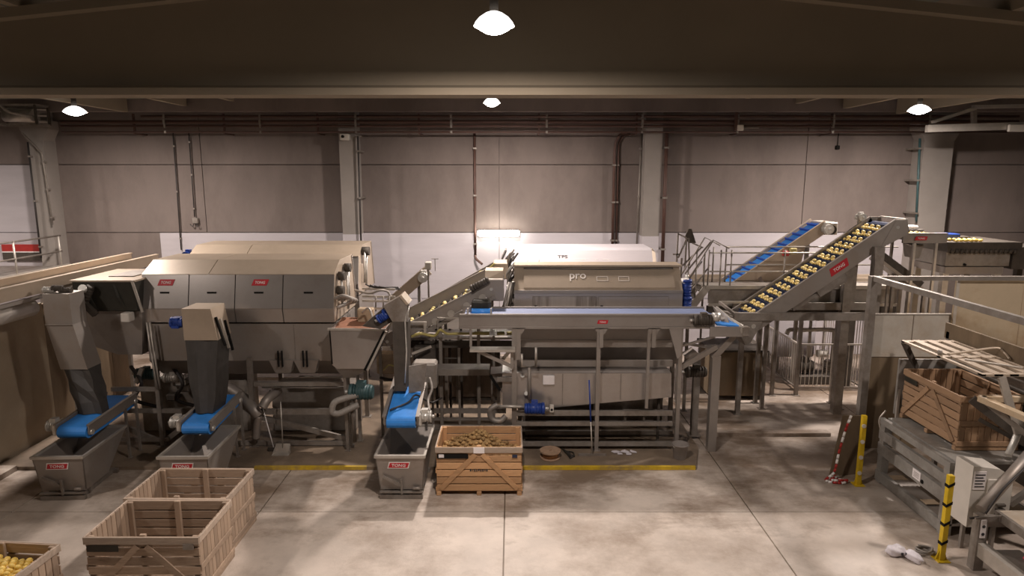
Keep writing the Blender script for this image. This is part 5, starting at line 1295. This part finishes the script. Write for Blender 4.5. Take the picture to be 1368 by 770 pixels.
def heap(box, n, matkey, zfun, label, group, xr, yr, r0, r1, seed, fill_label, layers=2):
    rg = random.Random(seed); loc = box.location; rot = Matrix.Rotation(box.rotation_euler.z, 4, 'Z')
    g = B(); nx, ny = 14, 10; vs = []
    for j in range(ny + 1):
        for i in range(nx + 1):
            x = xr[0] + (xr[1] - xr[0]) * i / nx; y = yr[0] + (yr[1] - yr[0]) * j / ny
            vs.append(loc + rot @ Vector((x, y, zfun(x, y) - .062 + rg.uniform(-.008, .008))))
    fs = [(j * (nx + 1) + i, j * (nx + 1) + i + 1, (j + 1) * (nx + 1) + i + 1, (j + 1) * (nx + 1) + i) for j in range(ny) for i in range(nx)]
    o0 = len(vs)
    for x, y in ((xr[0], yr[0]), (xr[1], yr[0]), (xr[1], yr[1]), (xr[0], yr[1])): vs.append(loc + rot @ Vector((x, y, .12)))
    c = [0, nx, (ny + 1) * (nx + 1) - 1, ny * (nx + 1)]
    fs += [tuple(range(0, nx + 1)) + (o0 + 1, o0), tuple(range(ny * (nx + 1), (ny + 1) * (nx + 1)))[::-1] + (o0 + 3, o0 + 2),
           tuple(j * (nx + 1) for j in range(ny + 1))[::-1] + (o0, o0 + 3), tuple(j * (nx + 1) + nx for j in range(ny + 1)) + (o0 + 2, o0 + 1), (o0, o0 + 1, o0 + 2, o0 + 3)]
    tag(g.add(vs, fs, False).obj('potato_fill', matkey), fill_label, 'potatoes', kind='stuff')
    cell = math.sqrt((xr[1] - xr[0]) * (yr[1] - yr[0]) / n)
    y = yr[0] + .05; row = 0; cnt = 0
    while y < yr[1] - .03:
        x = xr[0] + .05 + (row % 2) * cell / 2
        while x < xr[1] - .03:
            xx, yy = x + rg.uniform(-.10, .10) * cell, y + rg.uniform(-.10, .10) * cell
            xx = min(max(xx, xr[0] + .06), xr[1] - .06); yy = min(max(yy, yr[0] + .06), yr[1] - .06)
            P = loc + rot @ Vector((xx, yy, zfun(xx, yy) - .03 + rg.uniform(-.02, .025)))
            potato('potato', P, rg.uniform(r0, r1), matkey, label, group, rg); cnt += 1
            x += cell
        y += cell * .87; row += 1
def zf4(x, y):
    return .80 + .36 * math.exp(-((x + .02) / .38) ** 2 - ((y - .72) / .42) ** 2) + .06 * math.exp(-((x + .5) / .25) ** 2) - .16 * max(0, (x - .25)) 
heap(b4, 140, 'potato', zf4, 'earthy unwashed potato heaped in the fresh pine box', 'earthy potatoes in the pine box', (-.85, .85), (.11, 1.11), .037, .044, 5, 'earthy potatoes buried under the heap in the pine box')
def zf3(x, y): return .88 + .10 * math.exp(-((x - .1) / .5) ** 2 - ((y - .6) / .5) ** 2)
heap(b3, 85, 'potatoy', zf3, 'bright yellow washed potato in the box beside the empty ones', 'yellow potatoes in the wooden box', (-.30, .85), (.11, 1.11), .038, .045, 9, 'yellow potatoes buried under the heap in their box')

# ================================================================== BOX TIPPER AND ITS SCREENS
t = thing('box_tipper', 'grey steel box tipper with shelf beams and hydraulic arms', 'box tipper', (9.2, 12.4, 0))
XF = 8.1
y0, y1 = 11.2, 13.5
for y in (y1, 11.38):
    for x in (XF + .08, 10.1):
        B().box(x - .08, x + .08, y - .08, y + .08, 0, 1.42).obj('upright', 'tipgrey', t)
for z, h in ((.16, .22), (.78, .26), (1.10, .20), (1.40, .14)):
    B().box(XF - .012, XF + .07, 11.29, y1 + .1, z - h / 2, z + h / 2).obj('shelf_beam', 'tipgrey', t)
    B().box(10.1, 10.17, 11.3, y1 + .1, z - h / 2, z + h / 2).obj('shelf_beam', 'galv', t)
B().box(XF + .07, 10.1, 11.3, y1 + .1, .20, .24).obj('lower_shelf', 'steelm', t)
B().box(XF + .1, 10.1, 11.3, y1, 1.44, 1.495).obj('cradle_floor', 'tipgrey', t)
B().box(9.85, 9.92, 11.2, 13.9, 1.5, 3.0).obj('cradle_back', 'tipgrey', t)
B().box(8.46, 9.85, 13.72, 13.78, 1.5, 2.75).obj('cradle_side', 'tipgrey', t)
bar(t, (XF + .35, y1 + .12, 1.3), (XF + .42, y1 + .25, 2.1), .05, .05, 'galvl', 'lever'); pipe(t, curve([(XF + .05, y1 + .1, 1.1), (XF - .02, y1 + .12, 1.4), (XF + .1, y1 + .12, 1.62)]), .02, 'galvl', 'hose')
for y, z in ((13.1, .30), (12.0, .32), (11.4, .34)): B().box(XF + .12, XF + .42, y, y + .2, z - .06, z - .045).obj('litter_card', 'cardboard', t)
pl_ = B().box(XF - .03, XF - .013, 12.05, 12.3, .72, .90).obj('notice_plate', 'paper', t); pl_['label'] = 'small white notice plate'
for k in range(4): B().box(XF - .034, XF - .03, 12.09, 12.26, .76 + .03 * k, .768 + .03 * k).obj('printed_line', 'galv', pl_)
B().cyl((XF - .03, 12.0, .75), (XF - .01, 12.0, .75), .04, 10).obj('bolt', 'black', t)
# lattice lid above the box
zl = 3.2; lx0, lx1, ly0, ly1 = 8.4, 9.55, 11.2, 13.65
lid = B().box(lx0, lx0 + .07, ly0, ly1, zl - .04, zl).obj('lid_frame', 'hood', t)
B().box(lx1 - .07, lx1, ly0, ly1, zl - .04, zl).obj('lid_frame', 'hood', t)
for y in (ly0, ly0 + 1.15, ly1 - .11): B().box(lx0, lx1, y, y + .11, zl - .045, zl - .003).obj('lid_crossbar', 'hood', t)
for x in (lx0 + .22, lx0 + .50, lx0 + .80): B().box(x, x + .16, ly0, ly1, zl - .04, zl + .005).obj('lid_slat', 'hood', t)
pipe(t, curve([(lx0 + .1, 12.3, zl + .06), (lx0 + .5, 12.35, zl + .1), (lx1 - .05, 12.4, zl + .16), (lx1 + .05, 12.3, zl + .1), (lx1 + .02, 12.1, zl + .02)]), .025, 'hood', 'lid_bail')
bar(t, (lx0 + .3, 12.1, zl + .02), (lx1 - .2, 11.5, zl + .03), .05, .02, 'galvl', 'lid_stay')
B().cyl((lx0 + .08, 12.5, zl), (lx0 + .08, 12.5, zl + .09), .04, 10).obj('lid_pivot', 'galv', t)
bar(t, (lx0 + .03, ly1 - .05, zl - .03), (lx0 + .45, ly1 + .1, 2.55), .08, .1, 'dark', 'lid_arm'); bar(t, (lx0 + .35, ly0, zl - .05), (lx0 + .75, ly0 - .05, 2.1), .07, .12, 'galvl', 'lid_arm')
bar(t, (lx1 + .1, 10.5, zl + .12), (lx1 + .1, 14.1, zl + .12), .06, .34, 'plywood', 'lid_hinge_board')
for y in (10.6, 14.0): B().box(lx1 + .07, lx1 + .15, y - .05, y + .05, 0, zl + .1).obj('hinge_post', 'galv', t)
# hydraulic ram, arms, near frame
xq = 8.25
pipe(t, [(8.0, 10.3, 1.09), (9.35, 10.9, 2.05)], .09, 'steelm', 'hydraulic_ram', 14); pipe(t, [(9.3, 10.88, 2.0), (9.75, 11.1, 2.4)], .05, 'alu', 'ram_rod', 10)
pipe(t, curve([(8.02, 10.22, 1.05), (8.3, 10.25, 1.5), (8.8, 10.45, 1.8), (9.2, 10.6, 2.1)]), .018, 'cable', 'ram_hose')
pipe(t, [(8.9, 11.0, 1.75), (9.4, 11.35, 2.35)], .06, 'alu', 'ram_rod', 10)
bar(t, (8.6, 11.65, 2.58), (9.4, 11.2, 1.9), .08, .16, 'dark', 'tipping_arm'); bar(t, (8.75, 11.6, 2.2), (9.55, 11.25, 1.75), .05, .07, 'dark', 'tipping_arm')
B().box(9.25, 9.38, 10.75, 10.9, .9, 2.7).obj('mast', 'galv', t); bar(t, (8.9, 10.82, .9), (9.9, 10.82, 1.75), .08, .1, 'galv', 'mast_brace')
fr = [(8.62, 11.45, 2.66), (8.75, 9.6, 2.66)]
bar(t, fr[0], fr[1], .14, .1, 'beigepanel', 'top_frame'); bar(t, (8.62, 11.45, 2.66), (10.0, 11.45, 2.66), .14, .1, 'beigepanel', 'top_frame')
bar(t, (8.7, 11.4, 2.6), (9.35, 10.9, 2.0), .07, .1, 'galv', 'gusset_arm')
# electrical enclosure, near platform
en = thing('electrical_enclosure', 'pale electrical enclosure with a warning notice inside the tipper frame', 'enclosure', (8.45, 11.0, 0))
B().prism([(8.12, 10.75, .5), (8.85, 10.75, .5), (8.85, 10.75, 1.45), (8.6, 10.75, 1.6), (8.12, 10.75, 1.66)], (0, .45, 0)).obj('cabinet', 'ewhite', en)
dr = B().bbox(8.40, 8.82, 10.72, 10.75, .55, 1.42, .006).obj('door', 'ewhite', en)
nt = B().box(8.15, 8.36, 10.742, 10.75, 1.22, 1.56).obj('notice', 'paper', en)
for k in range(5): B().box(8.17, 8.34 - .03 * (k % 2), 10.738, 10.742, 1.27 + .055 * k, 1.29 + .055 * k).obj('printed_line', 'printdark', nt)
for k in range(3): B().bbox(8.56, 8.72, 10.66, 10.72, .75 + .09 * k, .80 + .09 * k, .01).obj('switch', 'dark', dr)
for x in (8.2, 8.75): B().box(x - .03, x + .03, 10.9, 10.96, 0, .5).obj('stand_leg', 'galv', en)
nf = thing('tipper_deck', 'flat steel deck plate on side beams with a hinge post before the tipper', 'deck', (8.9, 9.2, 0))
B().box(8.3, 10.6, 7.6, 10.35, .98, 1.04).obj('deck_plate', 'greypanel', nf); B().box(8.28, 8.34, 7.6, 10.35, .90, 1.045).obj('deck_edge', 'galv', nf)
B().box(7.95, 8.10, 7.6, 10.35, .28, .52).obj('side_beam', 'galvl', nf); B().box(8.45, 8.55, 7.6, 10.35, .1, .25).obj('side_beam', 'galv', nf)
for y in (10.28, 7.8):
    B().box(7.92, 8.08, y - .08, y + .08, 0, 1.0).obj('post', 'galv', nf)
    B().box(10.3, 10.46, y - .08, y + .08, 0, .98).obj('post', 'galv', nf)
    B().box(8.05, 10.4, y - .05, y + .05, .80, .98).obj('cross_beam', 'galv', nf)
np = B().box(7.955, 8.045, 10.19, 10.2, .62, .95).obj('number_plate', 'paper', nf)
for z in (.69, .83): B().cyl((8.0, 10.186, z), (8.0, 10.19, z), .028, 10).obj('printed_dot', 'printdark', np)
bar(nf, (7.75, 10.2, .98), (8.1, 10.25, .98), .03, .03, 'cable', 'latch_pin'); bar(nf, (7.78, 10.12, 1.02), (8.3, 10.2, 1.02), .025, .025, 'galv', 'latch_pin')
B().bbox(8.35, 8.52, 9.55, 9.75, .52, .56, .01).obj('pink_block', 'pink', nf)
B().box(8.1, 8.5, 9.3, 10.0, .48, .52).obj('tray', 'galv', nf)

# safety posts
def safety_post(x, y, label, bands):
    t = thing('safety_post', label, 'post', (x, y, 0), 'yellow safety posts')
    B().box(x - .045, x + .045, y - .045, y + .045, 0.0, 1.6).obj('post', 'yellow', t)
    b = B().bbox(x - .11, x + .11, y - .11, y + .11, 0, .02, .004); b.prism([(x - .1, y - .01, .02), (x + .1, y - .01, .02), (x + .05, y - .01, .18), (x - .05, y - .01, .18)], (0, .02, 0)); b.obj('base_plate', 'yellow', t)
    for k in range(4):
        z = .3 + k * .36
        if bands: B().prism([(x - .053, y - .053, z), (x + .053, y - .053, z + .06), (x + .053, y - .053, z + .11), (x - .053, y - .053, z + .05)], (0, .106, 0)).obj('tape_band', 'black', t)
        else: B().cyl((x - .02, y - .07, z), (x - .02, y - .05, z), .045, 12).obj('light_sensor', 'ewhite', t)
    return t
safety_post(7.6, 13.37, 'yellow safety post studded with pale sensors beside the red and white chain', False)
safety_post(7.58, 10.53, 'yellow safety post wrapped with black tape bands', True)
# red and white chain heap on a leaning board
t = thing('leaning_board', 'brown board leaning against the screen behind the yellow post', 'board', (7.5, 13.9, 0))
B().prism([(7.15, 13.75, 0), (7.95, 13.9, 0), (8.1, 14.25, 1.25), (7.55, 14.15, 1.3)], (.02, .05, 0)).obj('panel', 'plywood', t)
t = thing('barrier_chain', 'red and white plastic barrier chain piled on the floor by the yellow post', 'chain', (7.2, 13.6, 0))
pts = curve([(7.45, 13.62, 1.5), (7.38, 13.68, 1.1), (7.25, 13.62, .6), (7.15, 13.55, .2), (6.95, 13.5, .036), (7.25, 13.38, .034), (7.4, 13.5, .034), (7.1, 13.6, .04), (7.3, 13.65, .07), (7.05, 13.45, .07), (7.42, 13.42, .08)], 4)
for k in range(len(pts) - 1):
    B().cyl(pts[k], pts[k].lerp(pts[k + 1], .85), .028, 6).obj('chain_link', 'redplastic' if (k // 2) % 2 else 'white', t)
# white bag and rope litter
t = thing('plastic_bag', 'crumpled white plastic bag lying on the floor by the banded post', 'bag', gnd(1205, 745))
c = gnd(1200, 742); 
def blob(c, sx, sy, sz, seed, rot=0.0):
    rg = random.Random(seed); bm = bmesh.new(); bmesh.ops.create_icosphere(bm, subdivisions=3, radius=1)
    vs = []
    for v in bm.verts:
        q = 1 + .16 * math.sin(5 * v.co.x + seed) * math.cos(4 * v.co.y - seed) + .1 * math.sin(7 * v.co.z + 3 * v.co.x)
        x, y = v.co.x * sx * q, v.co.y * sy * q
        vs.append(Vector((c[0] + x * math.cos(rot) - y * math.sin(rot), c[1] + x * math.sin(rot) + y * math.cos(rot), max(0.002, c[2] + v.co.z * sz * q))))
    fs = [tuple(w.index for w in f.verts) for f in bm.faces]; bm.free()
    return B().add(vs, fs, True)
blob((c.x - .05, c.y, .09), .17, .11, .10, 1).obj('bag_body', 'bag', t)
blob((c.x + .16, c.y - .15, .07), .09, .18, .09, 4, .4).obj('bag_fold', 'bag', t)
for dx in (-.03, .05): B().box(c.x + dx, c.x + dx + .04, c.y - .13, c.y - .12, .07, .12).obj('printed_mark', 'printdark', t)
t = thing('rope_pile', 'small pile of grey rope on the floor at the foot of the banded post', 'rope', gnd(1235, 742))
c = gnd(1235, 740)
pipe(t, curve([(c.x + .2 * math.cos(k * 1.9) * (1 - .03 * k), c.y + .12 * math.sin(k * 1.9), .02 + .008 * k) for k in range(12)], 5), .018, 'hose', 'rope', 6)

# screens and top frame round the tipper
t = thing('panel_screen', 'pale weathered screen of two panels with a dark lower half behind the tipper', 'screen', (9.7, 15.4, 0))
Yp = 15.3; xa, xm, xb = xat(1167, Yp, 3), xat(1219, Yp, 3), xat(1276, Yp, 3); zt = zat(421, Yp); zm = zat(474, Yp)
for a, b_ in ((xa, xm), (xm, xb)):
    B().bbox(a + .01, b_ - .01, Yp, Yp + .05, zm, zt, .006).obj('upper_panel', 'greypanel', t); B().bbox(a + .01, b_ - .01, Yp + .01, Yp + .06, 0, zm - .02, .006).obj('lower_panel', 'plywood', t)
B().box(xa, xb, Yp - .02, Yp + .06, zt, zt + .03).obj('top_trim', 'galvl', t); B().box(xa, xb, Yp - .02, Yp, zm - .05, zm + .02).obj('joint_trim', 'greypanel', t)
B().box(xa - .1, xa, Yp - .02, Yp + .08, 0, zt).obj('edge_post', 'galvl', t)
t = thing('panel_screen', 'tall beige screen panel hanging from the rail frame above the tipper', 'screen', (12.3, 15.2, 0))
zt2 = zat(373, 15.2); xa2 = xat(1277, 15.2, 4)
B().bbox(xa2, xa2 + 1.6, 15.2, 15.26, 0.05, zt2, .006).obj('panel', 'beigepanel', t); B().bbox(xa2 + 1.62, xa2 + 3.2, 15.2, 15.26, .05, zt2, .006).obj('panel', 'beigepanel', t)
B().box(xa2, xa2 + .06, 15.17, 15.2, 0, zt2).obj('edge_post', 'greypanel', t)
t = thing('rail_frame', 'grey rectangular rail frame standing round the box tipper', 'frame', (8.95, 15.1, 0))
zr = zat(372, 15.1); xr0 = xat(1167, 15.1, zr)
bar(t, (xr0, 15.1, zr), (14.2, 15.1, zr), .1, .10, 'galv', 'top_rail'); bar(t, (xr0, 15.1, zr), (xr0, 7.2, zr), .1, .12, 'galv', 'top_rail')
B().box(xr0 - .08, xr0 + .08, 15.02, 15.18, 0, zr + .05).obj('post', 'galv', t); B().box(xr0 - .07, xr0 + .07, 7.2, 7.34, 0, zr + .05).obj('post', 'galv', t)
B().box(14.1, 14.2, 15.05, 15.15, 0, zr).obj('post', 'galv', t)

# ================================================================== SMALL THINGS ON THE PLINTH
c = gnd(735, 611.5, PLZ)
t = thing('cable_reel', 'round wooden cable reel lying flat on the plinth', 'cable reel', (c.x, c.y, PLZ))
B().cyl((c.x, c.y, PLZ), (c.x, c.y, PLZ + .03), .24, 24).obj('flange', 'reel', t); B().cyl((c.x, c.y, PLZ + .03), (c.x, c.y, PLZ + .16), .19, 20).obj('wound_cable', 'copper', t)
ro, ri, nn_ = [(c.x + .25 * math.cos(2 * PI * k / 24), c.y + .25 * math.sin(2 * PI * k / 24)) for k in range(24)], [(c.x + .04 * math.cos(2 * PI * k / 24), c.y + .04 * math.sin(2 * PI * k / 24)) for k in range(24)], 24
ring = [(x, y, PLZ + z) for R_, z in ((ro, .16), (ro, .19), (ri, .19), (ri, .16)) for x, y in R_]
B().add(ring, [(i * nn_ + k, i * nn_ + (k + 1) % nn_, ((i + 1) % 4) * nn_ + (k + 1) % nn_, ((i + 1) % 4) * nn_ + k) for i in range(4) for k in range(nn_)]).obj('flange', 'reel', t)
t = thing('cable_bundle', 'loose dark cable bundle lying beside the wooden reel', 'cable', gnd(765, 608, PLZ))
for k in range(6):
    a = gnd(750 + k * 1.5, 600 + k, PLZ); b_ = gnd(762 + k * 1.2, 614 - k * .6, PLZ); m_ = (a + b_) / 2 + Vector((.08 * math.sin(k * 2), .05 * math.cos(k * 3), .015))
    pipe(t, curve([a + Vector((0, 0, .02)), m_ + Vector((0, 0, .02)), b_ + Vector((0, 0, .02))]), .016, 'cable' if k % 2 else 'tarp', 'strand', 6)
t = thing('floor_squeegee', 'floor squeegee with blue and white handle leaning on the machine frame', 'squeegee', gnd(791, 609, PLZ))
c = gnd(791, 609, PLZ); h = at(787, 508, 14.9)
k1 = c.lerp(h, .45); pipe(t, [c + Vector((0, 0, .05)), k1], .016, 'galvl', 'handle_lower'); pipe(t, [k1, h], .018, 'bluemotor', 'handle_grip')
B().box(c.x - .33, c.x + .33, c.y - .025, c.y + .025, PLZ, PLZ + .05).obj('blade', 'galv', t)
t = thing('plastic_wrap', 'shreds of clear plastic wrap lying on the damp plinth', 'plastic wrap', gnd(835, 607, PLZ))
for k in range(5):
    c = gnd(822 + k * 6, 606 + (k % 2) * 3 - 1.5, PLZ); rg = random.Random(k)
    P = [(c.x + rg.uniform(.05, .14) * math.cos(a * 1.05), c.y + rg.uniform(.04, .12) * math.sin(a * 1.05), PLZ + .005 + rg.uniform(0, .02)) for a in range(6)]
    B().prism(P, (0, 0, .006)).obj('shred', 'bag', t)
c = gnd(908, 612, PLZ)
t = thing('bucket', 'grey plastic bucket standing at the end of the plinth', 'bucket', (c.x, c.y, PLZ))
n = 20; prof = [(.14, 0), (.15, .02), (.19, .33), (.205, .34), (.205, .36), (.18, .36), (.135, .03), (0.001, .03)]
vs = [(c.x + r * math.cos(2 * PI * k / n), c.y + r * math.sin(2 * PI * k / n), PLZ + z) for r, z in prof for k in range(n)]
B().add(vs, [(i * n + k, i * n + (k + 1) % n, (i + 1) * n + (k + 1) % n, (i + 1) * n + k) for i in range(len(prof) - 1) for k in range(n)], True).obj('pail', 'bucket', t)
pipe(t, [(c.x + .2 * math.cos(a), c.y - .05 - .08 * math.sin(a), PLZ + .34 - .06 * math.sin(a)) for a in [PI * k / 8 for k in range(9)]], .008, 'galvl', 'handle', 6)
t = thing('dust_pan', 'long-handled dust pan standing on the plinth before the washer frame', 'dust pan', gnd(374, 609, PLZ))
c = gnd(374, 609, PLZ); h = at(374, 538, c.y + .25)
B().prism([(c.x - .2, c.y - .02, PLZ), (c.x + .2, c.y - .02, PLZ), (c.x + .19, c.y + .2, PLZ), (c.x - .19, c.y + .2, PLZ)], (0, 0, .01)).obj('pan_floor', 'galvl', t)
B().prism([(c.x - .19, c.y + .19, PLZ), (c.x + .19, c.y + .19, PLZ), (c.x + .17, c.y + .24, PLZ + .2), (c.x - .17, c.y + .24, PLZ + .2)], (0, .01, 0)).obj('pan_back', 'galvl', t)
for s in (-1, 1): B().prism([(c.x + s * .2, c.y, PLZ), (c.x + s * .19, c.y + .2, PLZ), (c.x + s * .17, c.y + .24, PLZ + .18)], (.008, 0, 0)).obj('pan_side', 'galvl', t)
pipe(t, [(c.x, c.y + .22, PLZ + .1), (h.x, c.y + .3, h.z)], .013, 'galvl', 'handle', 6)
t = thing('broom', 'thin broom leaning on the washer frame beside the dust pan', 'broom', gnd(366, 603, PLZ))
c = gnd(366, 603, PLZ); h = at(351, 545, 15.15)
pipe(t, [c + Vector((0, 0, .08)), h], .013, 'white', 'handle', 6); B().bbox(c.x - .14, c.x + .14, c.y - .03, c.y + .03, PLZ, PLZ + .1, .01).obj('brush_head', 'dark', t)
